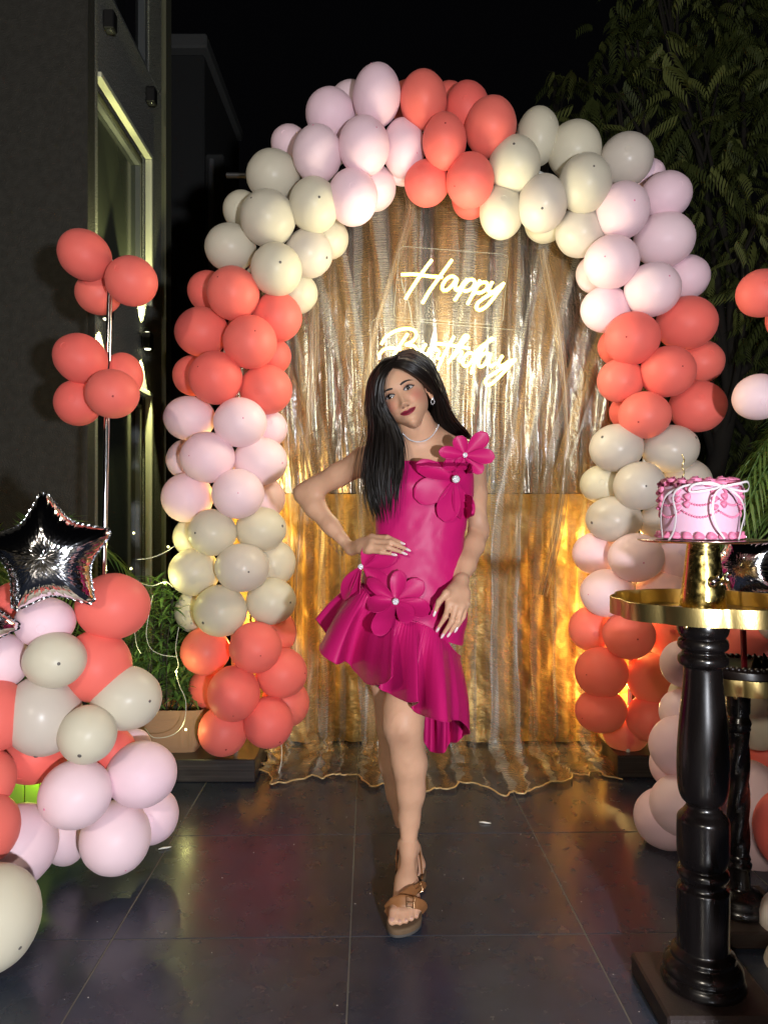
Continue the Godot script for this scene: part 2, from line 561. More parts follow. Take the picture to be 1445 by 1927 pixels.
	obj("pane", mb, mat(L(0.02, 0.022, 0.022), 0.12), wu)
	# wall lights: two on the ground floor burn, two above are out
	var lit = [[5.40, 2.34, true, "lit up-and-down wall light beside the lower window's far edge"], [4.56, 2.34, true, "lit wall light half hidden behind the balloon pole"], [4.62, 4.14, false, "dark wall light high up near the house corner"], [5.50, 4.17, false, "dark wall light between the lower and the upper window"]]
	for q in lit:
		var at = house.position + w.call(q[0], q[1], 0.047)
		var s = thing("wall_light", q[3], "wall light", at, "wall lights on the side wall of the house")
		mb = MB.new()
		mb.box(Vector3(0, 0, 0), Vector3(0.065, 0.115, 0.075), yaw, 0.006)
		obj("housing", mb, M.black, s)
		mb = MB.new()
		mb.lathe(PackedVector2Array([Vector2(0.001, -0.064), Vector2(0.020, -0.063), Vector2(0.023, -0.057)]), Vector3.ZERO, 14, yaw)
		obj("lens", mb, glow(Color(1.0, 1.0, 0.86), 4.0) if q[2] else mat(L(0.05, 0.05, 0.05), 0.15), s)
		if q[2]:
			mb = MB.new()
			mb.lathe(PackedVector2Array([Vector2(0.001, 0.064), Vector2(0.020, 0.063), Vector2(0.023, 0.057)]), Vector3.ZERO, 14, yaw)
			obj("lens", mb, glow(Color(1.0, 1.0, 0.86), 4.0), s)
			spot("wall_light_beam", at + Vector3(0.025, 0.085, 0), at + Vector3(-0.26, 1.0, 0), Color(1.0, 1.0, 0.70), 1.1, 0.015, 32.0, 0.3)
			spot("wall_light_beam", at + Vector3(0.025, -0.085, 0), at + Vector3(-0.26, -1.0, 0), Color(1.0, 1.0, 0.70), 1.1, 0.015, 32.0, 0.3)
	# the neighbour's house, a dark block far behind
	var nb = thing("neighbour_house", "dark flat-roofed house in the night beyond the garden", "house", Vector3(-2.75, -0.1, -9.3))
	mb = MB.new()
	mb.box(Vector3(0.0, 3.1, 0), Vector3(1.5, 6.4, 2.0), Basis(), 0.02)
	obj("wall", mb, mat(L(0.05, 0.05, 0.048), 0.9), nb)
	mb = MB.new()
	mb.box(Vector3(0.05, 6.40, 0.05), Vector3(1.5, 0.16, 2.1), Basis(), 0.02)
	obj("parapet", mb, mat(L(0.16, 0.16, 0.15), 0.9), nb)
	mb = MB.new()
	mb.box(Vector3(0.86, 2.6, 0.1), Vector3(0.2, 5.2, 1.8), Basis(), 0.02)
	obj("lower_block", mb, mat(L(0.08, 0.08, 0.076), 0.9), nb)
	mb = MB.new()
	mb.tube(PackedVector3Array([Vector3(0.84, 0.2, 1.05), Vector3(0.84, 5.1, 1.05)]), PackedFloat32Array([0.035]), 8)
	obj("downpipe", mb, mat(L(0.2, 0.2, 0.2), 0.6), nb)

func leaf_mesh(leaflets, length, leaf_len, leaf_w, droop) -> MB:       # a feathered leaf that hangs from its base
	var mb = MB.new()
	for k in leaflets:
		var s = (k + 1.0) / leaflets
		var base = Vector3(0, -droop * s * s, length * s)
		for sd in [-1.0, 1.0]:
			var dir = Vector3(sd * 0.75, -0.35 - 0.4 * s, 0.55).normalized()
			var side = dir.cross(Vector3.UP).normalized() * leaf_w * (1.0 - 0.4 * s)
			var q = leaf_len * (1.0 - 0.45 * abs(s - 0.45))
			var a = mb.vert(base); var b = mb.vert(base + dir * q * 0.35 + side + Vector3(0, 0.006, 0)); var c = mb.vert(base + dir * q * 0.35 - side + Vector3(0, 0.006, 0))
			var e = mb.vert(base + dir * q * 0.75 + side * 0.7 + Vector3(0, -0.012, 0)); var f = mb.vert(base + dir * q * 0.75 - side * 0.7 + Vector3(0, -0.012, 0))
			var d = mb.vert(base + dir * q + Vector3(0, -0.04, 0.02))
			mb.tri(a, b, c); mb.quad(b, e, f, c); mb.tri(e, d, f)
	return mb

func multi(called, mesh, mate, xf: Array, parent):
	var mm = MultiMesh.new()
	mm.transform_format = MultiMesh.TRANSFORM_3D
	mm.mesh = mesh
	mm.instance_count = xf.size()
	for i in xf.size(): mm.set_instance_transform(i, xf[i])
	var o = MultiMeshInstance3D.new()
	o.multimesh = mm
	o.material_override = mate
	o.name = called
	parent.add_child(o, true)
	o.set_meta("kind", "stuff")
	return o

func build_trees():
	var specs = [
		[Vector3(3.1, -0.1, -7.4), "large feathery-leaved tree rising at top right behind the arch", [[0.9, 6.1, 0.3, 1.1], [-0.1, 5.3, 0.2, 0.75], [-0.75, 5.75, 0.1, 0.50], [-0.95, 5.15, 0.0, 0.42], [-0.4, 6.4, 0.1, 0.55], [1.6, 4.4, 0.4, 1.0], [0.3, 4.1, 0.3, 0.8], [-0.55, 4.45, 0.0, 0.5], [1.9, 6.9, 0.2, 0.9], [0.9, 3.1, 0.2, 0.8], [1.9, 3.0, 0.4, 0.9], [0.4, 6.9, 0.0, 0.75], [0.6, 5.3, -0.2, 0.8]], 1350],
		[Vector3(1.35, -0.1, -9.6), "smaller dark tree whose top peeps over the cream balloons of the arch", [[0.95, 6.75, 0, 0.26], [0.8, 6.35, 0, 0.24], [1.15, 6.1, 0, 0.40], [1.75, 5.6, 0, 0.5]], 130],
		[Vector3(4.6, -0.1, -9.5), "dark tree filling the night behind the pink right side of the arch", [[0.0, 3.6, 0, 1.1], [-1.0, 2.7, 0, 1.0], [0.5, 2.2, 0, 1.0], [-0.6, 1.6, 0, 0.9], [0.9, 4.4, 0, 0.9], [-1.3, 4.1, 0, 0.7]], 900]]
	var clump = noise(0.9, 2, 88)
	var lm = leaf_mesh(9, 0.25, 0.095, 0.0115, 0.11).mesh()
	for q in specs:
		var t = thing("tree", q[1], "tree", q[0], "trees beyond the terrace")
		var mb = MB.new()
		var top = Vector3(0.5, q[2][0][1] * 0.55, 0)
		mb.tube(smooth_path([Vector3.ZERO, Vector3(0.1, 1.2, 0), Vector3(0.35, 2.4, 0), top], 5), radii(16, func(s): return 0.14 - 0.08 * s), 9)
		for c in q[2]:
			var e = Vector3(c[0], c[1], c[2])
			var st = Vector3(0.1, 1.2, 0).lerp(top, rng.randf_range(0.2, 0.9))
			var path = smooth_path([st, st.lerp(e, 0.5) + Vector3(0.1, -0.1, 0.05), e], 6)
			mb.tube(path, radii(path.size(), func(s): return 0.05 - 0.042 * s), 6)
			for r in 5:
				var f = e + Vector3(rng.randf_range(-1, 1), rng.randf_range(-0.8, 0.8), rng.randf_range(-0.6, 0.8)) * c[3] * 0.8
				mb.tube(PackedVector3Array([st.lerp(e, 0.75), e.lerp(f, 0.5) + Vector3(0, 0.05, 0), f]), PackedFloat32Array([0.018, 0.012, 0.004]), 5)
		obj("trunk", mb, M.bark, t)
		var xf = []
		var pale = []
		var total = 0.0
		for c in q[2]: total += c[3] * c[3]
		for c in q[2]:
			for k in int(q[3] * c[3] * c[3] / total):
				var dir = Vector3(rng.randfn(), rng.randfn(), rng.randfn()).normalized()
				var p = Vector3(c[0], c[1], c[2]) + dir * c[3] * pow(rng.randf(), 0.45) * Vector3(1, 0.9, 0.8)
				var b = Basis(Vector3.UP, rng.randf() * TAU) * Basis(Vector3.RIGHT, rng.randf_range(-0.2, 0.7)) * Basis(Vector3(0, 0, 1), rng.randf_range(-0.4, 0.4))
				var lit = rng.randf() < 0.18 + 0.6 * smoothstep(0.0, 0.5, clump.get_noise_3dv(p + q[0]))  # clumps of light on the crown, put into the leaf colour
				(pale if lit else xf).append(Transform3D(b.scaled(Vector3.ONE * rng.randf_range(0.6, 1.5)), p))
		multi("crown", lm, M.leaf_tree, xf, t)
		multi("lit_leaves", lm, M.leaf_tree_lit, pale, t)

func build_backdrop():
	# three layers on one frame: crinkled gold sheet below, silver-black foil above, and the sheer gold curtain in front
	var zb = -3.52
	var fr = thing("backdrop_frame", "metal frame that carries the gold curtain inside the balloon arch", "frame")
	var mb = MB.new()
	for x in [-0.62, 1.02]: mb.tube(PackedVector3Array([Vector3(x, 0, zb - 0.06), Vector3(x, 2.62, zb - 0.06)]), PackedFloat32Array([0.016]), 8)
	obj("upright", mb, M.black, fr)
	mb = MB.new()
	mb.tube(PackedVector3Array([Vector3(-0.70, 2.60, -3.32), Vector3(1.10, 2.60, -3.32)]), PackedFloat32Array([0.014]), 8)
	obj("crossbar", mb, M.black, fr)
	# crinkled sheets
	var crinkle = noise(0.018, 4, 61, FastNoiseLite.TYPE_CELLULAR)
	crinkle.cellular_return_type = FastNoiseLite.RETURN_DISTANCE2_SUB
	var gold = mat(L(0.54, 0.355, 0.11), 0.48, 0.5)
	gold.heightmap_enabled = true; gold.heightmap_texture = grey_tex(crinkle, 512); gold.heightmap_scale = 0.35
	gold.uv1_scale = Vector3(3, 3, 3)
	gold.backlight_enabled = true; gold.backlight = Color(0.4, 0.3, 0.1)
	var n1 = noise(1.6, 4, 12); var n2 = noise(0.9, 3, 13)
	var sheet = func(x0, x1, y0, y1, z, nu, nv, amp):
		var pts = PackedVector3Array()
		for j in nv:
			for i in nu:
				var x = lerpf(x0, x1, i / (nu - 1.0)); var y = lerpf(y1, y0, j / (nv - 1.0))
				pts.append(Vector3(x, y, z + amp * n1.get_noise_2d(x * 3.0, y * 1.2) + amp * 0.4 * n2.get_noise_2d(x * 11.0, y * 6.0)))
		var m = MB.new()
		m.grid(pts, nu, nv)
		return m
	tag(obj("gold_sheet", sheet.call(-0.72, 1.16, 0.015, 1.185, zb, 120, 90, 0.035), gold), "crinkled gold sheet behind the lower half of the curtain", "sheet")
	var silver = mat(L(0.58, 0.60, 0.64), 0.27, 1.0)
	silver.heightmap_enabled = true; silver.heightmap_texture = grey_tex(noise(0.03, 4, 71), 512); silver.heightmap_scale = 0.12
	silver.uv1_scale = Vector3(4, 2, 1)
	var pts2 = PackedVector3Array()
	var nu2 = 260; var nv2 = 50
	for j in nv2:
		for i in nu2:
			var u = i / (nu2 - 1.0); var v = j / (nv2 - 1.0)
			var x = lerpf(-0.72, 1.16, u); var y = lerpf(2.56 - 0.75 * pow(abs(u * 2.0 - 1.0), 2.5), 1.19, v)
			var fan = x + 0.10 * (x - 0.2) * (v - 0.5)
			var ph = fan * 62.0 + 2.2 * n1.get_noise_1d(fan * 9.0) + 0.5 * n2.get_noise_2d(fan * 3.0, y * 2.0)
			pts2.append(Vector3(x, y, zb - 0.012 + 0.012 * sin(ph) + 0.02 * n1.get_noise_2d(x * 4.0, y)))
	var sm = MB.new()
	sm.grid(pts2, nu2, nv2)
	tag(obj("foil_sheet", sm, silver), "silver foil sheet catching the neon light behind the upper curtain", "sheet")
	# the sheer gold curtain: gathered at the bar, leaning inwards, spilling over the floor
	var cm = mat(Color(1, 1, 1), 0.42, 0.25)
	var th = noise(0.35, 2, 81)
	var wn = noise(0.021, 2, 82)
	cm.albedo_texture = tex(512, func(x, y):
		var a = x / 512.0 * TAU
		var wide = sin(a * 3.0 + 0.8 * sin(a)) + 0.8 * sin(a * 7.0 + 1.3) + 0.5 * sin(a * 13.0 + 0.4)
		var weft = th.get_noise_2d(x * 0.06, y * 0.42)
		var lines = sin(y * TAU / 12.8 + 1.6 * th.get_noise_2d(x * 0.02, y * 0.05) * 3.0)
		var thread = 0.86 + 0.20 * weft + 0.14 * lines
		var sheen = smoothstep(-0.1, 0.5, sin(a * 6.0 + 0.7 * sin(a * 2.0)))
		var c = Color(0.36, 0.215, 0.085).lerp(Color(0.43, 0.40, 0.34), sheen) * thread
		c = Color(clampf(c.r, 0, 1), clampf(c.g, 0, 1), clampf(c.b, 0, 1)).linear_to_srgb()
		c.a = clampf(0.06 + 0.46 * smoothstep(-0.45, 0.55, wide) + 0.07 * weft + 0.06 * lines, 0.04, 0.80)
		return c)
	cm.transparency = BaseMaterial3D.TRANSPARENCY_ALPHA
	cm.uv1_scale = Vector3(2.5, 7, 1)
	cm.backlight_enabled = true; cm.backlight = Color(0.5, 0.36, 0.14)
	M.organza = cm
	var cur = thing("curtain", "sheer gold organza curtain with pleats hanging inside the balloon arch", "curtain", Vector3(0.2, 0, -3.3))
	for layer in 2:
		var nu = 320; var nv = 100
		var pts = PackedVector3Array()
		for j in nv:
			var v = j / (nv - 1.0)
			for i in nu:
				var u = i / (nu - 1.0) * 2.0 - 1.0
				var top = 2.585
				if layer == 0:                                  # hung from the arch, so the side cloth starts lower
					while abs(u) * width_at(top) > fit([1.2, 1.5, 1.9, 2.3, 2.585], [1.02, 1.0, 0.90, 0.72, 0.55], top) and top > 1.1: top -= 0.02
				var y = top - v * (top + 0.30) if layer == 0 else (2.585 - 0.45 * pow(abs(u), 2.5)) * (1.0 - v / 0.94)
				var wide = width_at(y) if layer == 0 else lerpf(0.80, 0.74, smoothstep(0.0, 0.6, v))
				var x = 0.02 + u * wide + 0.02 * n1.get_noise_2d(u * 3.0 + layer * 9.0, v * 2.0)
				var amp = 0.010 + 0.012 * v
				var ph = u * (27.0 if layer == 0 else 19.0) + 3.0 * n1.get_noise_2d(u * 2.2 + 4.0 * layer, v * 0.5) + 1.2 * n2.get_noise_2d(u * 8.0, v * 0.6)
				var z = amp * sin(ph) + 0.35 * amp * sin(ph * 2.3 + 1.0) + 0.03 * n2.get_noise_2d(u * 2.0, v * 1.4)
				var out = 0.0
				if y < 0.10:                                  # lies on the floor
					var over = 0.10 - y
					var far = 0.95 + 0.55 * n1.get_noise_1d(u * 1.3 + 5.0 * layer) - 0.45 * u * u
					out = over * far
					y = 0.010 + 0.09 * exp(-over * 14.0) + 0.018 * (1.0 + sin(u * 11.0 + over * 17.0 + layer * 2.0 + 2.0 * n1.get_noise_1d(u * 4.0))) * smoothstep(0.03, 0.14, over) * (1.0 - 0.8 * smoothstep(0.22, 0.34, over))
					x += 0.035 * n1.get_noise_2d(u * 5.0, over * 6.0)
					z *= 1.0 - 0.75 * smoothstep(0.0, 0.25, over)
				else:
					out = 0.03 * smoothstep(0.6, 0.10, y)
				pts.append(Vector3(x, y, z + out - 0.085 * layer))
		var m = MB.new()
		m.grid(pts, nu, nv, false, 1.0, 1.0)
		obj("front_panel" if layer == 0 else "back_panel", m, cm, cur)
		if layer == 0:                                        # the corded edge where the cloth ends on the floor
			m = MB.new()
			m.tube(pts.slice((nv - 1) * nu, nv * nu), PackedFloat32Array([0.0035]), 5)
			obj("hem", m, mat(L(0.55, 0.40, 0.2), 0.4, 0.4), cur)
	# gathered bundles that catch the light
	for q in [[[764, 348, 3.26], [772, 400, 3.22], [742, 500, 3.20], [706, 620, 3.2], [693, 700, 3.2], [688, 800, 3.2]], [[1020, 470, 3.22], [1052, 640, 3.2], [1066, 800, 3.2], [1056, 960, 3.2], [1020, 1120, 3.2]], [[592, 560, 3.22], [588, 700, 3.2], [572, 900, 3.2], [560, 1100, 3.2], [558, 1300, 3.2]]]:
		var ctl = []
		for p in q: ctl.append(P(p[0], p[1], p[2]) - cur.position)
		var path = smooth_path(ctl, 10)
		var m = MB.new()
		m.tube(path, radii(path.size(), func(s): return 0.018 + 0.006 * sin(s * 9.0)), 10, 1.0)
		obj("gathered_fold", m, cm, cur)
	# unseen warm lamps behind both legs of the arch, lighting balloons and sheet
	for q in [[Vector3(-0.60, 0, -3.36), [0.55, 0.95, 1.25], "slim warm lamp stand hidden behind the pink and cream balloons of the arch's left leg"], [Vector3(1.02, 0, -3.36), [0.30, 0.62, 0.95], "slim warm lamp stand hidden behind the orange balloons of the arch's right leg"]]:
		var l = thing("hidden_lamp_stand", q[2], "lamp", q[0], "unseen warm lamps behind the arch")
		var m = MB.new()
		m.tube(PackedVector3Array([Vector3(0, 0, 0), Vector3(0, q[1][2], 0)]), PackedFloat32Array([0.006]), 6)
		m.lathe(PackedVector2Array([Vector2(0.001, 0.02), Vector2(0.07, 0.018), Vector2(0.075, 0.001)]), Vector3.ZERO, 16)
		obj("stand", m, M.black, l)
		for h in q[1]:
			m = MB.new()
			m.ball(Vector3(0.02, h, 0), Vector3(0.022, 0.03, 0.022), Basis(), 12, 8)
			obj("bulb", m, glow(Color(1.0, 0.83, 0.42), 6.0), l)
			omni("hidden_warm_bulb_light", q[0] + Vector3(0.02, h, 0), Color(1.0, 0.83, 0.47), 0.16 if q[0].x < 0.0 else 0.20, 0.02, 6.0)

func width_at(y) -> float:
	return fit([-0.4, 0.0, 0.6, 1.2, 1.9, 2.6], [0.74, 0.73, 0.72, 0.78, 1.10, 1.50], y)

func neon(strokes, scale_o, scale, depth, tilt, called, label, pane):
	var s = thing(called, label, "neon sign", Vector3.ZERO, "")
	var core = glow(Color(1.0, 0.98, 0.84), 8.0)
	var halo_shell = mat(Color(1.0, 0.95, 0.45, 0.30), 0.5)  # yellow halo of the tubes, built as a glowing see-through shell
	halo_shell.transparency = BaseMaterial3D.TRANSPARENCY_ALPHA
	halo_shell.emission_enabled = true; halo_shell.emission = Color(1.0, 0.90, 0.25); halo_shell.emission_energy_multiplier = 0.8
	for st in strokes:
		var ctl = []
		for q in st: ctl.append(P(scale_o.x + q.x / scale, scale_o.y + q.y / scale, depth))
		var path = smooth_path(ctl, 6)
		var m = MB.new()
		m.tube(path, PackedFloat32Array([0.0045]), 8)
		var o = obj("neon_letter_tube", m, core, s)
		m = MB.new()
		m.tube(path, PackedFloat32Array([0.0078]), 8)
		obj("neon_halo_shell", m, halo_shell, o)
	# clear acrylic panel behind the tubes
	var acr = mat(Color(0.5, 0.5, 0.5, 0.015), 0.04, 0.0, 0.12)
	acr.transparency = BaseMaterial3D.TRANSPARENCY_ALPHA
	var tl = P(pane[0], pane[1], depth + 0.02); var tr = P(pane[2], pane[3], depth + 0.02); var bl = P(pane[4], pane[5], depth + 0.02)
	var ex = (tr - tl).normalized(); var ey = (tl - bl); ey = (ey - ex * ey.dot(ex)).normalized()
	var m2 = MB.new()
	var w = tl.distance_to(tr); var h = tl.distance_to(bl)
	m2.box((tr + bl) / 2.0, Vector3(w, h, 0.004), Basis(ex, ey, ex.cross(ey)), 0.001)
	obj("acrylic_panel", m2, acr, s)
	var edge = mat(L(0.20, 0.20, 0.17), 0.3)
	m2 = MB.new()
	var br = tr + bl - tl
	var rim = [tl.lerp(tr, 0.03), tl.lerp(tr, 0.95), tr.lerp(tl, 0.012).lerp(br, 0.02), tr.lerp(br, 0.08), br.lerp(tr, 0.08), br.lerp(bl, 0.03), bl.lerp(br, 0.03), bl.lerp(tl, 0.05), tl.lerp(bl, 0.05)]
	var pv = PackedVector3Array(rim); pv.append(rim[0])
	m2.tube(pv, PackedFloat32Array([0.0009]), 4)
	obj("panel_edge", m2, edge, s)
	return s

func V(a) -> Array:
	var o = []
	for k in range(0, a.size(), 2): o.append(Vector2(a[k], a[k + 1]))
	return o

func build_signs():
	var o = Vector2(680, 440)
	var happy = [
		V([532, 196, 490, 250, 430, 335, 372, 425, 332, 492]), V([300, 308, 400, 305, 500, 318, 612, 327]), V([683, 196, 640, 256, 575, 345, 515, 430, 460, 524]),
		V([722, 345, 690, 320, 650, 335, 615, 380, 612, 420, 645, 425, 688, 385, 722, 338, 708, 395, 716, 424, 745, 408, 778, 360]),
		V([796, 340, 765, 400, 730, 465, 702, 502]), V([745, 440, 775, 385, 810, 350, 845, 348, 855, 378, 830, 415, 790, 432, 765, 425]),
		V([895, 350, 862, 410, 830, 475, 800, 532]), V([845, 460, 872, 400, 905, 370, 942, 368, 952, 398, 925, 432, 888, 446, 860, 440]),
		V([990, 362, 965, 405, 962, 435, 990, 438, 1030, 408, 1078, 372]), V([1070, 385, 1030, 440, 985, 500, 940, 550, 895, 576, 868, 560, 880, 522, 930, 482, 1000, 440, 1050, 405])]
	neon(happy, o, 4.0139, 3.04, 0, "neon_sign", "warm white neon sign in script reading Happy, on a clear panel before the curtain", [752, 463, 957, 479, 740, 597])
	var birthday = [
		V([150, 835, 180, 785, 235, 745, 300, 722, 360, 717, 405, 735, 412, 775, 385, 812, 335, 838, 385, 842, 415, 868, 418, 905, 385, 950, 320, 975]), V([350, 755, 315, 805, 275, 865, 240, 925, 215, 975]), V([135, 945, 140, 905, 175, 872, 230, 862, 300, 872]),
		V([487, 832, 455, 880, 440, 915, 462, 925, 490, 905]), V([520, 862, 500, 905, 480, 950]), V([505, 895, 535, 868, 565, 872, 588, 895, 570, 930, 590, 945]),
		V([700, 775, 665, 835, 620, 920, 585, 1000, 562, 1056]), V([556, 828, 640, 838, 730, 850, 818, 866]),
		V([652, 980, 690, 920, 745, 850, 790, 800, 803, 775, 780, 770, 752, 815, 715, 885, 680, 945]), V([690, 935, 725, 895, 755, 888, 752, 915, 735, 950, 750, 965, 780, 945]),
		V([845, 905, 810, 900, 775, 935, 765, 980, 790, 1000, 825, 970, 860, 905]), V([840, 925, 890, 865, 950, 820, 994, 798, 980, 790, 940, 830, 890, 910, 850, 985, 826, 1056]),
		V([965, 905, 925, 905, 890, 950, 885, 995, 915, 1000, 950, 955, 978, 905, 962, 965, 978, 1002, 1015, 975]),
		V([1065, 920, 1038, 965, 1040, 1000, 1075, 990, 1120, 960, 1168, 952]), V([1160, 952, 1115, 1000, 1060, 1060, 1010, 1110, 965, 1142, 935, 1125, 950, 1090, 1000, 1055, 1080, 1005, 1130, 975])]
	neon(birthday, o, 4.0139, 3.03, 0, "neon_sign", "warm white neon sign in script reading Birthday, partly hidden by her head", [700, 598, 982, 622, 690, 735])
	# the light the two signs give, set along the lettering, just in front of the tubes
	for q in [[790, 540], [850, 550], [915, 565]]: omni("neon_light", P(q[0], q[1], 2.90), Color(1.0, 0.97, 0.84), 0.115, 0.09, 8.0)
	for q in [[735, 640], [800, 655], [870, 665], [935, 685]]: omni("neon_light", P(q[0], q[1], 2.88), Color(1.0, 0.97, 0.82), 0.085, 0.09, 8.0)

func egg_mesh(sd) -> ArrayMesh:
	var mb = MB.new()
	var n = noise(0.7, 2, sd)
	var nu = 40; var nv = 26
	var pts = PackedVector3Array()
	for j in nv:
		var th = PI * j / (nv - 1)
		for i in nu:
			var an = TAU * i / nu
			var p = Vector3(sin(th) * cos(an), cos(th), sin(th) * sin(an))
			pts.append(p * (1.0 + 0.018 * n.get_noise_3dv(p * 1.4)))
	mb.grid(pts, nu, nv, true)
	return mb.mesh()

var eggs = []
var dot_mesh
var knot_mesh

func balloon(px, py, rx, ry, d, kind, label, group, tip = null, roll = 0.0):
	if eggs.is_empty():
		for k in 4: eggs.append(egg_mesh(90 + k))
		var m = MB.new()
		m.ball(Vector3.ZERO, Vector3(1, 1, 0.45), Basis(), 12, 8)
		dot_mesh = m.mesh()
		m = MB.new()
		m.lathe(PackedVector2Array([Vector2(0.012, 0.0), Vector2(0.006, 0.008), Vector2(0.004, 0.013), Vector2(0.008, 0.018), Vector2(0.010, 0.025), Vector2(0.006, 0.024)]), Vector3.ZERO, 10)
		knot_mesh = m.mesh()
	var o = thing("balloon", label, "balloon", P(px, py, d), group)
	var s = d / F
	var r = Vector3(rx * s, ry * s, (rx + ry) * 0.5 * s * 1.04)
	var roll_b = Basis(Vector3(0, 0, 1), deg_to_rad(roll))
	var skin = MeshInstance3D.new()
	skin.mesh = eggs[rng.randi() % 4]
	skin.material_override = M[kind][rng.randi() % 3]
	skin.name = "skin"
	skin.transform = Transform3D(roll_b.scaled_local(r) * Basis(Vector3(0.3, 1, 0.2).normalized(), rng.randf() * TAU), Vector3.ZERO)
	skin.transform.basis = roll_b * Basis.from_scale(r)
	o.add_child(skin, true)
	var dir = Vector3(rng.randf_range(-0.4, 0.4), rng.randf_range(-0.4, 0.4), -1.0).normalized()
	if tip != null: dir = Vector3(tip[0], -tip[1], sqrt(max(0.02, 1.0 - tip[0] * tip[0] - tip[1] * tip[1])))
	var on = func(q): return roll_b * ((roll_b.inverse() * q).normalized() * r)
	var b = Basis.looking_at(-dir, Vector3.UP)
	if tip != null:
		var p = on.call(dir)
		var t = MeshInstance3D.new()
		t.mesh = dot_mesh; t.material_override = M[kind + "_tip"]; t.name = "tip"
		t.transform = Transform3D(b.scaled_local(Vector3.ONE * (0.0052 if kind == "cream" else 0.0034) * rng.randf_range(0.7, 1.2)), p)
		o.add_child(t, true)
	var kn = MeshInstance3D.new()
	kn.mesh = knot_mesh; kn.material_override = M[kind][0]; kn.name = "knot"
	kn.transform = Transform3D(Basis.looking_at(dir, Vector3.UP) * Basis(Vector3.RIGHT, -PI / 2), on.call(-dir))
	o.add_child(kn, true)
	return o

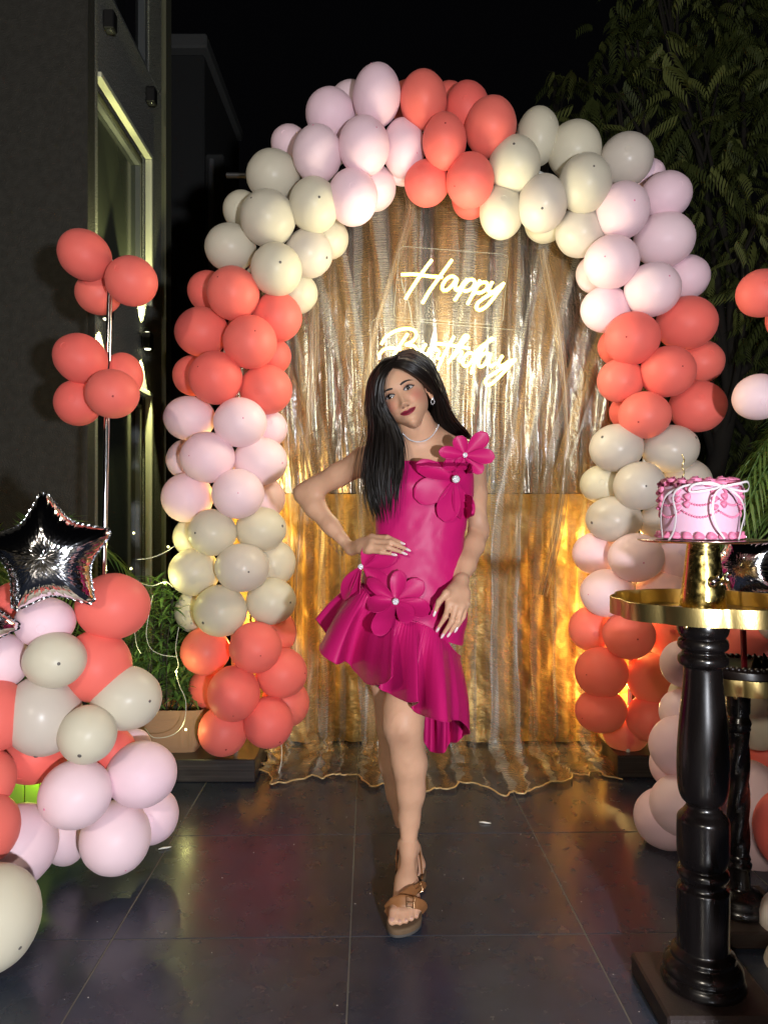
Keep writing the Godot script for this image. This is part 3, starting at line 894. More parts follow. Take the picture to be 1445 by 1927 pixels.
func build_arch():
	# the tube frame that the balloons are tied to
	var fr = []
	for q in [[445, 1425], [440, 1250], [430, 1000], [420, 800], [430, 620], [490, 470], [600, 340], [720, 260], [840, 250], [980, 310], [1110, 380], [1190, 500], [1225, 640], [1220, 800], [1200, 960], [1190, 1150], [1180, 1390]]: fr.append(P(q[0], q[1], 3.13))
	fr[0].y = 0.02; fr[16].y = 0.02
	var path = smooth_path(fr, 6)
	var m = MB.new()
	m.tube(path, PackedFloat32Array([0.009]), 7)
	tag(obj("arch_frame", m, M.white_cable), "thin white tube frame that the arch balloons are tied to", "frame")
	var C = "coral"; var K = "pink"; var W = "cream"
	var A = 3.02; var B = 3.10; var D = 3.20
	var n1 = "left leg of the arch"
	var rows = [
		[420, 1375, 46, 47, A, C, "lowest of the bottom coral band on the arch's left leg", [0.3, 0.5]],
		[505, 1359, 47, 48, A, C, "next to the curtain hem, low on the arch's left leg", [0.55, 0.6]],
		[440, 1305, 49, 52, A - 0.03, C, "front middle of the bottom coral band on the left leg", [0.15, 0.6]],
		[530, 1266, 48, 47, B, C, "touching the curtain, mid-height in the bottom left coral band", [0.95, -0.05]],
		[387, 1225, 46, 45, B, C, "outermost in the upper row of the bottom left coral band"],
		[481, 1218, 49, 48, A, C, "front top of the bottom left coral band, under cream ones", [0.35, 0.15]],
		[516, 1190, 43, 42, D, C, "peeping out orange between cream balloon and curtain on the left leg"],
		[537, 1323, 45, 46, D, C, "half hidden, glowing orange behind the lowest left coral balloons"],
		[396, 1294, 40, 39, D, C, "half hidden beside the planter on the arch's left leg"],
		[400, 1002, 45, 44, A, W, "front top of the lower cream band on the left leg", [-0.5, 0.0]],
		[491, 996, 48, 42, B, W, "beside her elbow, top of the lower left cream band", [0.9, -0.15]],
		[456, 1068, 51, 46, A, W, "front centre of the lower left cream band", [0.4, 0.1]],
		[366, 1076, 48, 45, B, W, "outermost of the lower left cream band, beside the shrub"],
		[513, 1059, 44, 44, D, W, "lit yellow from behind in the lower left cream band"],
		[415, 1149, 50, 49, A, W, "lowest front of the left cream band, above coral ones", [-0.45, 0.35]],
		[510, 1131, 47, 44, B, W, "tan-shaded beside the curtain above the lower left coral band", [0.85, 0.0]],
		[367, 1010, 40, 40, D, W, "half hidden at the outer top of the lower left cream band"],
		[372, 1150, 42, 43, D, W, "half hidden yellowish one at the outer foot of the left cream band"],
		[357, 787, 48, 42, B, K, "outermost top of the pink band on the arch's left leg", [-0.93, 0.0]],
		[452, 795, 50, 47, A, K, "front top of the pink band on the left leg", [0.3, -0.05]],
		[506, 806, 35, 35, D, K, "small one at the inner top of the left leg's pink band"],
		[391, 861, 51, 48, A, K, "front middle of the left leg's pink band", [-0.45, 0.0]],
		[490, 868, 51, 46, B, K, "with a shadow across it, inner middle of the left pink band", [0.88, 0.1]],
		[352, 865, 38, 38, D, K, "half hidden outer middle one of the left leg's pink band"],
		[353, 936, 48, 47, B, K, "outermost bottom of the left leg's pink band"],
		[448, 929, 49, 47, A, K, "front bottom of the left leg's pink band", [0.2, 0.0]],
		[497, 938, 40, 40, D, K, "inner bottom of the left pink band, next to her elbow"],
		[439, 552, 49, 50, A, C, "front top of the upper left coral band", [-0.4, -0.35]],
		[392, 548, 38, 38, D, C, "half hidden outer top one of the upper left coral band"],
		[522, 597, 46, 46, B, C, "bright orange inner top of the upper left coral band"],
		[380, 625, 50, 46, B, C, "outermost of the upper left coral band", [-0.9, -0.35]],
		[471, 644, 50, 50, A, C, "front centre of the upper left coral band", [0.35, -0.2]],
		[515, 670, 33, 34, D, C, "small inner one against the curtain in the upper left coral band"],
		[406, 711, 50, 50, A, C, "front bottom of the upper left coral band, above pink ones", [-0.45, -0.25]],
		[364, 707, 38, 38, D, C, "half hidden outer bottom one of the upper left coral band"],
		[501, 733, 49, 47, B, C, "lowest inner one of the upper left coral band, above her elbow"],
		[520, 507, 48, 49, A, W, "front bottom of the upper left cream band", [0.3, 0.05]],
		[434, 466, 48, 44, B, W, "outermost of the upper left cream band", [-0.92, -0.2]],
		[504, 411, 52, 52, A, W, "big greyish front one in the upper left cream band", [-0.45, -0.4]],
		[456, 396, 36, 36, D, W, "half hidden outer one high in the upper left cream band"],
		[514, 331, 50, 47, B, W, "topmost of the upper left cream band, against the black sky", [-0.9, -0.35]],
		[591, 386, 47, 51, A, W, "front inner one with a dark spot, under the top left pink band", [0.3, 0.1]],
		[581, 477, 45, 45, B, W, "inner middle of the upper left cream band", [0.8, 0.35]],
		[618, 449, 38, 38, D, W, "behind others at the curtain's top left edge"],
		[560, 552, 38, 38, D, W, "lowest inner one of the upper left cream band"],
		[545, 270, 35, 33, D, K, "half hidden outer one of the top left pink band"],
		[597, 290, 46, 52, A, K, "outer front of the top left pink band", [-0.1, -0.7]],
		[622, 215, 47, 46, B, K, "left shoulder of the arch against black sky"],
		[709, 180, 45, 56, A, K, "tall one, topmost of the whole arch", [-0.25, -0.78]],
		[660, 195, 40, 40, D, K, "half hidden behind the arch's topmost pink balloon"],
		[685, 275, 48, 53, A - 0.03, K, "front centre of the top left pink band", [0.5, -0.25]],
		[759, 279, 40, 53, B, K, "inner one beside the top coral band", [0.6, 0.45]],
		[664, 371, 47, 52, A, K, "lowest front of the top left pink band, above the curtain"],
		[703, 354, 42, 42, D, K, "behind the lowest one of the top left pink band"],
		[757, 322, 30, 26, D, K, "almost hidden just above the curtain's top centre"],
		[796, 188, 44, 52, A, C, "first of the top coral band, beside the topmost pink one", [0.3, -0.75]],
		[770, 192, 40, 38, D, C, "sliver showing behind the topmost pink balloon of the arch"],
		[836, 266, 41, 51, A - 0.03, C, "front centre of the top coral band", [-0.05, -0.2]],
		[878, 205, 42, 48, B, C, "second along the top edge of the top coral band"],
		[923, 239, 48, 54, A, C, "last of the top coral band, beside the cream ones", [0.25, -0.8]],
		[884, 340, 45, 50, A, C, "front bottom of the top coral band", [-0.7, 0.45]],
		[803, 345, 42, 42, B, C, "bottom inner one of the top coral band, over the curtain"],
		[885, 375, 35, 36, D, C, "peeping out below the top coral band"],
		[845, 190, 34, 34, D, C, "small piece between two top coral balloons against the sky"],
		[968, 310, 48, 52, A, W, "first front of the top right cream band, with dark spot", [-0.2, -0.3]],
		[1011, 257, 40, 53, B, W, "outer greyish-pink one beside the top coral band"],
		[1080, 282, 50, 52, B, W, "highest middle of the top right cream band", [0.5, -0.85]],
		[943, 399, 41, 50, B, W, "lit yellow, lowest inner one of the top right cream band"],
		[1020, 383, 46, 53, A, W, "front inner one with dark spot, above the neon sign's corner", [-0.2, 0.5]],
		[1100, 345, 49, 54, A - 0.03, W, "front centre of the top right cream band", [0.05, -0.15]],
		[1092, 437, 47, 46, B, W, "lower inner one of the top right cream band, over the curtain"],
		[1025, 420, 38, 36, D, W, "small lower one behind the top right cream band"],
		[1177, 301, 50, 48, B, W, "outermost grey one of the top right cream band"],
		[1220, 330, 30, 30, D, K, "small one peeping out above the right pink band"],
		[1171, 396, 49, 52, A, K, "first front of the right pink band", [0.1, 0.05]],
		[1252, 368, 47, 43, B, K, "outer top of the right pink band against dark leaves"],
		[1249, 451, 56, 50, B, K, "big outer middle one of the right pink band", [0.85, -0.35]],
		[1150, 493, 51, 49, A, K, "front inner one of the right pink band, beside the curtain", [-0.5, 0.1]],
		[1119, 515, 35, 36, D, K, "half hidden yellowish inner one of the right pink band"],
		[1290, 522, 43, 41, D, K, "outermost low one of the right pink band"],
		[1227, 545, 52, 50, A, K, "front bottom of the right pink band", [0.25, -0.2]],
		[1139, 582, 46, 43, B, K, "inner bottom of the right pink band over the curtain"],
		[1189, 637, 51, 49, A, C, "front top of the right coral band", [-0.5, 0.15]],
		[1291, 608, 56, 50, B, C, "big outer top one of the right coral band", [0.9, -0.2]],
		[1158, 652, 33, 34, D, C, "half hidden inner top one of the right coral band"],
		[1167, 716, 43, 41, B, C, "inner middle of the right coral band over the curtain"],
		[1256, 699, 51, 48, A, C, "front centre of the right coral band", [0.15, 0.0]],
		[1318, 681, 42, 40, D, C, "outermost middle one of the right coral band"],
		[1212, 781, 48, 44, A, C, "front bottom of the right coral band, above cream ones", [-0.5, 0.4]],
		[1312, 765, 52, 48, B, C, "outer bottom one of the right coral band"],
		[1180, 775, 33, 33, D, C, "half hidden inner bottom one of the right coral band"],
		[1159, 843, 50, 45, B, W, "inner top of the right leg's cream band", [-0.7, -0.4]],
		[1261, 845, 52, 45, B, W, "outer top of the right leg's cream band, behind the candle", [0.65, -0.4]],
		[1136, 911, 45, 37, D, W, "inner one against the curtain in the right leg's cream band"],
		[1203, 914, 48, 46, A, W, "front centre with dark spot in the right leg's cream band", [-0.1, 0.05]],
		[1154, 977, 52, 43, B, W, "lowest inner one of the right leg's cream band", [-0.9, 0.15]],
		[1250, 985, 46, 45, B, W, "hidden behind the pink cake's plate"],
		[1292, 905, 44, 42, D, W, "behind the pink cake in the right leg's cream band"],
		[1120, 1042, 43, 40, D, K, "glowing peach, inner top of the right leg's lower pink band"],
		[1196, 1049, 51, 46, A, K, "front centre of the right leg's lower pink band", [-0.05, 0.15]],
		[1266, 1046, 45, 44, B, K, "behind the gold cake stand cone"],
		[1142, 1116, 50, 45, B, K, "inner bottom of the right leg's lower pink band", [-0.85, 0.0]],
		[1244, 1116, 48, 46, B, K, "low one behind the gold tray's far edge"],
		[1111, 1183, 41, 42, D, C, "vivid orange inner top one of the right leg's foot"],
		[1183, 1195, 48, 45, A, C, "dark front top one of the right leg's coral foot", [0.0, 0.0]],
		[1248, 1190, 44, 42, D, C, "orange, behind the table post at the right leg's foot"],
		[1131, 1265, 49, 47, B, C, "inner middle of the right leg's coral foot", [-0.75, -0.05]],
		[1225, 1276, 46, 47, B, C, "outer middle of the right leg's coral foot", [0.75, 0.25]],
		[1130, 1337, 48, 41, B, C, "inner low one of the right leg's coral foot", [-0.85, 0.2]],
		[1222, 1351, 44, 44, B, C, "outer low one of the right leg's coral foot"],
		[1177, 1378, 42, 38, D, C, "lowest of the right leg's coral foot"]]
	var word = {"coral": "coral balloon ", "pink": "pale pink balloon ", "cream": "cream balloon "}
	for r in rows:
		balloon(r[0], r[1], r[2], r[3], r[4] + rng.randf_range(-0.012, 0.012), r[5], word[r[5]] + r[6], "balloons of the arch", r[7] if r.size() > 7 else null, rng.randf_range(-6, 6))

var skin_c = Color(0.50, 0.285, 0.180)
var head_o: Vector3
var head_b: Basis

func g2(x, s) -> float:
	return exp(-x * x / (2.0 * s * s))

const HY = [-0.1095, -0.105, -0.095, -0.083, -0.069, -0.055, -0.030, 0.0, 0.030, 0.060, 0.085, 0.102, 0.110]
const HW = [0.003, 0.0155, 0.0258, 0.0362, 0.0475, 0.0562, 0.0650, 0.0695, 0.0725, 0.068, 0.053, 0.030, 0.003]
const HF = [0.052, 0.066, 0.076, 0.078, 0.080, 0.081, 0.083, 0.083, 0.086, 0.078, 0.058, 0.030, 0.003]
const HBK = [-0.02, -0.015, 0.0, 0.02, 0.045, 0.065, 0.085, 0.095, 0.098, 0.092, 0.072, 0.042, 0.004]

func face_feat(x, y) -> float:
	var z = 0.0
	var ax = abs(x)
	var yy = clampf((-y - 0.002) / 0.036, 0.0, 1.0)
	if y < 0.012 and y > -0.060:
		var h = 0.0035 + 0.0165 * pow(yy, 1.25)
		if y < -0.038: h *= 1.0 - smoothstep(0.038, 0.051, -y)
		h *= smoothstep(0.012, -0.002, y)
		z += h * g2(x, 0.0056 + 0.0026 * yy)
	z += 0.0042 * g2(ax - 0.0108, 0.0052) * g2(y + 0.0415, 0.0055)
	z -= 0.0062 * g2(ax - 0.029, 0.0135) * g2(y - 0.001, 0.0085)
	z += 0.0022 * g2(ax - 0.028, 0.018) * g2(y - 0.019, 0.007)
	z += 0.0075 * g2(ax - 0.037, 0.016) * g2(y + 0.032, 0.015)
	z -= 0.0022 * g2(ax - 0.027, 0.006) * g2(y + 0.058, 0.012)      # smile folds
	z += 0.0048 * g2(x, 0.016) * g2(y + 0.0575, 0.0042)
	z += 0.0060 * g2(x, 0.0145) * g2(y + 0.0690, 0.0048)
	z -= 0.0042 * g2(x, 0.019) * g2(y + 0.0628 - 7.5 * x * x, 0.0016)
	z -= 0.0018 * g2(x, 0.015) * g2(y + 0.0785, 0.006)
	z += 0.0035 * g2(x, 0.014) * g2(y + 0.094, 0.011)
	z -= 0.0015 * g2(x, 0.003) * g2(y + 0.052, 0.003)
	return z

func face_z(x, y) -> float:
	var w = fit(HY, HW, y)
	var s = clampf(abs(x) / max(w, 1e-4), 0.0, 0.9999)
	return fit(HY, HF, y) * pow(1.0 - pow(s, 2.2), 0.52) + face_feat(x, y) * (1.0 - pow(s, 6.0))

func H(x, y, out = 0.0) -> Vector3:                # a point on the front of the face
	return head_o + head_b * Vector3(x, y, face_z(x, y) + out)

func in_lips(x, y) -> float:
	var half = 0.0250
	if abs(x) > half: return 0.0
	var s = x / half
	var mid = -0.0628 + 7.5 * x * x
	var top = mid + 0.0070 * pow(1.0 - s * s, 0.7) - 0.0020 * g2(x, 0.0030)
	var bot = mid - 0.0092 * pow(1.0 - s * s, 0.75)
	return smoothstep(top + 0.0007, top - 0.0007, y) * smoothstep(bot - 0.0007, bot + 0.0007, y)

func build_head(mb):
	var nu = 150; var nv = 170
	var first = mb.v.size()
	for j in nv:
		var v = j / (nv - 1.0)
		var y = lerpf(0.1098, -0.1094, v)
		var w = fit(HY, HW, y); var f = fit(HY, HF, y); var bk = fit(HY, HBK, y)
		for i in nu:
			var u = i / float(nu)                         # a denser half in front
			var an = (u - 0.5) * TAU
			an = an - 0.45 * sin(an)
			var x = w * sin(an)
			var p: Vector3
			if cos(an) > 0.0: p = Vector3(x, y, face_z(x, y) if cos(an) > 0.02 else 0.0)
			else: p = Vector3(x, y, bk * -pow(abs(cos(an)), 0.9))
			var c = skin_c
			if cos(an) > 0.0:
				var blush = g2(abs(x) - 0.043, 0.014) * g2(y + 0.026, 0.014)
				c = c.lerp(Color(0.50, 0.15, 0.115), 0.62 * blush)
				c = c.lerp(Color(0.16, 0.07, 0.05), 0.45 * g2(abs(x) - 0.029, 0.014) * g2(y - 0.006, 0.006))
				c = c.lerp(Color(0.06, 0.02, 0.015), 0.85 * g2(abs(x) - 0.0075, 0.0028) * g2(y + 0.0475, 0.0018))  # dark hollow of the nostrils, put into the skin colour
				c = c.lerp(Color(0.20, 0.018, 0.035), in_lips(x, y))
				c = c.lerp(Color(0.05, 0.005, 0.01), 0.8 * g2(y + 0.0628 - 7.5 * x * x, 0.0009) * smoothstep(0.0235, 0.019, abs(x)))  # shade between the lips, put into the colour
			mb.col = c
			mb.vert(head_o + head_b * p, Vector2(u * 4.0, v * 4.0))
	for j in nv - 1:
		for i in nu:
			var k = (i + 1) % nu
			mb.quad(first + j * nu + i, first + (j + 1) * nu + i, first + (j + 1) * nu + k, first + j * nu + k)
	mb.col = skin_c
	# the ear that shows
	for sd in [1.0, -1.0]:
		var eo = head_o + head_b * Vector3(0.069 * sd, -0.012, -0.006)
		var eb = head_b * Basis(Vector3.UP, -0.55 * sd)
		mb.col = skin_c * Color(0.9, 0.75, 0.7)
		mb.ball(eo + eb * Vector3(0.004 * sd, 0.004, 0), Vector3(0.004, 0.022, 0.013), eb, 14, 10)
		mb.col = skin_c * Color(1.0, 0.9, 0.86)
		var rim = []
		for q in [[-0.026, 0.003], [-0.018, 0.006], [-0.004, 0.000], [0.010, 0.012], [0.022, 0.010], [0.029, -0.002], [0.024, -0.014], [0.008, -0.018], [-0.010, -0.013], [-0.022, -0.005], [-0.028, 0.0]]: rim.append(eo + eb * Vector3(0.007 * sd, q[0], q[1]))
		var path = smooth_path(rim, 5)
		mb.tube(path, radii(path.size(), func(s): return 0.0036 + 0.0022 * g2(s - 0.97, 0.12)), 7)
		mb.ball(eo + eb * Vector3(0.006 * sd, -0.027, 0.001), Vector3(0.0045, 0.007, 0.006), eb, 10, 8)
	mb.col = Color(1, 1, 1)

func finger(fl, a, b, c, r):
	fl.cap(a, b, r * 1.05, r * 0.95, 0.0016)
	fl.cap(b, c, r * 0.95, r * 0.68, 0.0016)

var person
var body_field

func build_person():
	person = thing("person", "person in a magenta one-shoulder satin dress, hand on hip, before the curtain", "person", Vector3.ZERO)
	var J = {}
	J.neck0 = P(797, 842, 2.275); J.s1 = P(688, 866, 2.285); J.s2 = P(889, 856, 2.275)
	# head frame from the eye line and the chin
	var up = Vector3(-0.4175, 0.909, -0.05).normalized()
	var fw = Vector3(-0.13, -0.10, 1.0)
	fw = (fw - up * fw.dot(up)).normalized()
	head_b = Basis(up.cross(fw), up, fw)
	head_o = P(751, 738, 2.135) - head_b * Vector3(0, 0, 0.079)
	var mb = MB.new()
	mb.col = skin_c
	# ---- body
	var f = Field.new(Vector3(-0.38, 0.10, -2.52), Vector3(0.40, 1.50, -1.98), 0.0105)
	var k = 0.012
	var nt = head_o + head_b * Vector3(0.0, -0.080, -0.012)
	f.cap(J.neck0, nt, 0.047, 0.045, k)
	f.cap(J.neck0, nt + Vector3(0, -0.01, 0), 0.046, 0.044, k)
	f.cap(P(735, 850, 2.30), P(797, 815, 2.30), 0.026, 0.034, 0.016)
	f.cap(P(862, 845, 2.29), P(800, 815, 2.29), 0.026, 0.034, 0.016)
	f.cap(J.s1, P(760, 862, 2.27), 0.042, 0.044, 0.014, 0.85)
	f.cap(J.s2, P(830, 858, 2.27), 0.036, 0.044, 0.014, 0.85)
	f.cap(P(738, 845, 2.235), P(786, 852, 2.215), 0.008, 0.007, 0.008)      # collar bones
	f.cap(P(862, 838, 2.225), P(812, 849, 2.21), 0.008, 0.007, 0.008)
	f.cap(P(745, 905, 2.26), P(850, 902, 2.26), 0.072, 0.072, 0.02, 0.85)
	f.cap(P(770, 880, 2.245), P(828, 880, 2.245), 0.048, 0.048, 0.02, 0.8)
	f.cap(P(765, 915, 2.20), P(765, 920, 2.195), 0.046, 0.046, 0.02)
	f.cap(P(840, 912, 2.20), P(840, 917, 2.195), 0.046, 0.046, 0.02)
	f.cap(P(792, 930, 2.26), P(788, 1020, 2.25), 0.095, 0.092, 0.02, 0.75)
	f.cap(P(750, 1100, 2.25), P(808, 1100, 2.25), 0.098, 0.098, 0.025, 0.85)
	f.cap(P(788, 1000, 2.25), P(780, 1100, 2.25), 0.085, 0.10, 0.025, 0.8)
	# arms
	var e1 = P(571, 929, 2.37); var w1 = P(660, 1033, 2.265)
	f.chain([J.s1, J.s1.lerp(e1, 0.45), J.s1.lerp(e1, 0.8), e1], [0.039, 0.035, 0.0315, 0.0295], 0.008)
	f.chain([e1, e1.lerp(w1, 0.25), e1.lerp(w1, 0.6), w1], [0.0295, 0.0325, 0.0258, 0.0178], 0.008)
	var e2 = P(901, 1000, 2.31); var w2 = P(869, 1090, 2.165)
	f.chain([J.s2, J.s2.lerp(e2, 0.5), e2], [0.036, 0.0315, 0.0295], 0.008)
	f.chain([e2, e2.lerp(w2, 0.3), e2.lerp(w2, 0.7), w2], [0.0295, 0.0305, 0.0248, 0.0182], 0.008)
	# legs
	var kn1 = P(758, 1365, 2.11); var an1 = P(769, 1582, 2.165)
	f.chain([P(800, 1150, 2.275), P(778, 1260, 2.19), P(761, 1330, 2.13), kn1], [0.090, 0.069, 0.056, 0.053], 0.009)
	f.cap(P(757, 1352, 2.09), P(757, 1364, 2.09), 0.036, 0.035, 0.012)
	f.chain([kn1, P(770, 1435, 2.135), P(773, 1490, 2.15), P(770, 1540, 2.165), an1], [0.053, 0.0485, 0.0395, 0.0295, 0.0265], 0.008)
	f.cap(P(768, 1440, 2.165), P(772, 1475, 2.175), 0.035, 0.030, 0.008)
	var kn2 = P(741, 1362, 2.29); var an2 = P(769, 1590, 2.37)
	f.chain([P(738, 1150, 2.28), P(735, 1270, 2.27), kn2], [0.088, 0.064, 0.052], 0.008)
	f.chain([kn2, P(744, 1432, 2.325), P(752, 1490, 2.345), an2], [0.051, 0.050, 0.041, 0.0275], 0.008)
	f.into(mb, 2)
	# ---- feet
	var ff = Field.new(Vector3(-0.04, 0.012, -2.27), Vector3(0.135, 0.24, -1.90), 0.0042)
	ff.cap(an1 + Vector3(0, 0.03, -0.002), an1, 0.019, 0.019, 0.005)
	foot(ff, an1, Vector3(0.050, 0, -1.928), 1.0)
	ff.into(mb, 1)
	var fb = Field.new(Vector3(-0.02, 0.020, -2.47), Vector3(0.20, 0.22, -2.12), 0.006)
	fb.cap(an2 + Vector3(0, 0.03, 0), an2, 0.019, 0.019, 0.005)
	foot(fb, an2, Vector3(0.082, 0, -2.165), 1.0)
	fb.into(mb, 1)
	# ---- hand on the hip
	var h1 = Field.new(P(640, 1075, 2.30) + Vector3(0, 0, -0.06), P(775, 995, 2.30) + Vector3(0, 0, 0.22), 0.0034)
	h1.cap(w1 + (e1 - w1).normalized() * 0.05, w1, 0.0150, 0.0180, 0.004)
	var kn = [P(700, 1011, 2.195), P(701, 1019, 2.178), P(699, 1028, 2.168), P(693, 1036, 2.168)]
	for q in kn: h1.cap(w1 + (kn[1] - w1) * 0.10, q, 0.0115, 0.0105, 0.006)
	h1.cap(w1.lerp(kn[1], 0.5), w1.lerp(kn[2], 0.6), 0.018, 0.017, 0.006)
	var tips = [P(754, 1021, 2.142), P(764, 1033, 2.130), P(757, 1040, 2.128), P(738, 1043, 2.132)]
	var mids = [P(729, 1011, 2.158), P(735, 1020, 2.142), P(730, 1030, 2.136), P(717, 1039, 2.142)]
	for q in 4: finger(h1, kn[q], mids[q], tips[q], [0.0078, 0.0082, 0.0078, 0.0070][q])
	h1.cap(w1 + Vector3(0.005, 0.0, -0.01), P(690, 1030, 2.29), 0.015, 0.010, 0.004)
	h1.cap(P(690, 1030, 2.29), P(706, 1024, 2.33), 0.010, 0.008, 0.004)
	h1.into(mb, 1)
	# ---- hand hanging at the thigh
	var h2 = Field.new(P(808, 1215, 2.11) + Vector3(0, 0, -0.10), P(900, 1055, 2.11) + Vector3(0, 0, 0.08), 0.0034)
	h2.cap(w2 + (e2 - w2).normalized() * 0.05, w2, 0.0155, 0.0185, 0.004)
	var k2 = [P(845, 1134, 2.093), P(857, 1140, 2.090), P(868, 1141, 2.097), P(877, 1136, 2.11)]
	for q in k2: h2.cap(w2 + (k2[1] - w2) * 0.10, q, 0.0125, 0.0115, 0.006)
	h2.cap(w2.lerp(k2[0], 0.6), w2.lerp(k2[3], 0.6), 0.016, 0.016, 0.006)
	var m2 = [P(838, 1160, 2.077), P(850, 1169, 2.077), P(862, 1169, 2.085), P(872, 1161, 2.10)]
	var t2 = [P(826, 1180, 2.085), P(835, 1192, 2.087), P(847, 1190, 2.092), P(860, 1181, 2.10)]
	for q in 4: finger(h2, k2[q], m2[q], t2[q], [0.0082, 0.0085, 0.0080, 0.0070][q])
	h2.cap(w2 + Vector3(-0.012, -0.012, 0.006), P(840, 1116, 2.09), 0.017, 0.0115, 0.005)
	finger(h2, P(840, 1116, 2.09), P(826, 1132, 2.08), P(819, 1150, 2.08), 0.0088)
	h2.into(mb, 1)
	# ---- skin tone varies a little; knees and knuckles darker
	var sn = noise(9.0, 3, 21)
	mb.col = skin_c
	for q in mb.v.size():
		var w = 1.0 + 0.10 * sn.get_noise_3dv(mb.v[q]) + 0.05 * sn.get_noise_3dv(mb.v[q] * 6.0)
		var base = skin_c
		base = base.lerp(Color(0.27, 0.13, 0.08), 0.55 * exp(-mb.v[q].distance_squared_to(P(756, 1388, 2.06)) / 0.0007))
		mb.c[q] = Color(base.r * w, base.g * w, base.b * w)
	build_head(mb)
	var sk = mat(Color(1, 1, 1), 0.52, 0.0, 0.38)
	sk.vertex_color_use_as_albedo = true
	sk.subsurf_scatter_enabled = true; sk.subsurf_scatter_strength = 0.08
	obj("body", mb, sk, person)
	build_face()
	build_nails([tips[0], tips[1], tips[2], tips[3], t2[0], t2[1], t2[2], t2[3], P(819, 1150, 2.08)], [mids[0], mids[1], mids[2], mids[3], m2[0], m2[1], m2[2], m2[3], P(826, 1132, 2.08)])
	build_dress()
	build_hair()
	build_jewels()
	build_sandals(an1, an2)

func foot(ff, an, toe, sc):
	var hgt = 0.0235                                     # top of the footbed
	var heel = Vector3(an.x - (toe.x - an.x) * 0.12, hgt + 0.026, an.z - 0.022)
	var dir = Vector3(toe.x - heel.x, 0, toe.z - heel.z)
	var ln = dir.length()
	dir = dir.normalized()
	var sd = Vector3(dir.z, 0, -dir.x) * -1.0
	if sd.x < 0.0: sd = -sd
	ff.cap(heel, an, 0.023, 0.017, 0.007)
	ff.cap(heel, an + dir * 0.02 + Vector3(0, -0.02, 0), 0.023, 0.019, 0.007)
	ff.cap(an + Vector3(0, -0.012, 0), heel + dir * ln * 0.45 + Vector3(0, 0.022, 0), 0.0215, 0.0225, 0.008)
	ff.cap(heel + dir * ln * 0.40 + Vector3(0, 0.020, 0) - sd * 0.010, heel + dir * (ln - 0.055) + Vector3(0, -0.010, 0) - sd * 0.020, 0.024, 0.017, 0.008)
	ff.cap(heel + dir * ln * 0.40 + Vector3(0, 0.010, 0) + sd * 0.012, heel + dir * (ln - 0.075) + Vector3(0, -0.012, 0) + sd * 0.027, 0.021, 0.0145, 0.008)
	ff.cap(heel + dir * (ln - 0.062) + Vector3(0, -0.010, 0) - sd * 0.016, heel + dir * (ln - 0.080) + Vector3(0, -0.012, 0) + sd * 0.024, 0.0165, 0.0145, 0.008)
	ff.cap(an + sd * 0.0215 + Vector3(0, -0.024, 0), an + sd * 0.0215 + Vector3(0, -0.018, 0), 0.009, 0.009, 0.006)
	ff.cap(an - sd * 0.0215 + Vector3(0, -0.018, 0), an - sd * 0.0215 + Vector3(0, -0.012, 0), 0.009, 0.009, 0.006)
	var off = [-0.030, -0.0105, 0.0045, 0.0185, 0.0310]
	var reach = [0.0, -0.001, -0.010, -0.022, -0.037]
	var rr = [0.0120, 0.0090, 0.0085, 0.0080, 0.0072]
	for q in 5:
		var tip = heel + dir * (ln + reach[q] - 0.012) + sd * off[q]
		tip.y = hgt + rr[q] * 0.9
		var base = heel + dir * (ln - 0.062 + reach[q] * 0.7) + sd * off[q] * 0.85
		base.y = hgt + 0.017
		var mid = base.lerp(tip, 0.55) + Vector3(0, 0.006, 0)
		ff.cap(base, mid, rr[q] * 1.05, rr[q] * 0.95, 0.0022)
		ff.cap(mid, tip, rr[q] * 0.95, rr[q], 0.0022)
		toes.append([tip + Vector3(0, rr[q] * 0.62, 0) + dir * rr[q] * 0.55, rr[q], dir])

var toes = []

func build_nails(tips, prev):
	var nail = mat(L(0.62, 0.50, 0.50), 0.18)
	for q in tips.size():
		var d = (tips[q] - prev[q]).normalized()
		var toward = (Vector3(0.1, 0.0, 1.0) - d * d.z).normalized()
		var b = Basis(d.cross(toward), d, toward)
		var m = MB.new()
		m.ball(tips[q] + d * 0.0065 + toward * 0.0038, Vector3(0.0040, 0.0098, 0.0016), b, 10, 8)
		obj("fingernail", m, nail, person)
	for q in toes:
		var m = MB.new()
		m.ball(q[0], Vector3(q[1] * 0.55, 0.0018, q[1] * 0.6), Basis.looking_at(q[2], Vector3.UP) * Basis(Vector3.RIGHT, -0.5), 10, 8)
		obj("toenail", m, mat(L(0.45, 0.26, 0.20), 0.25), person)

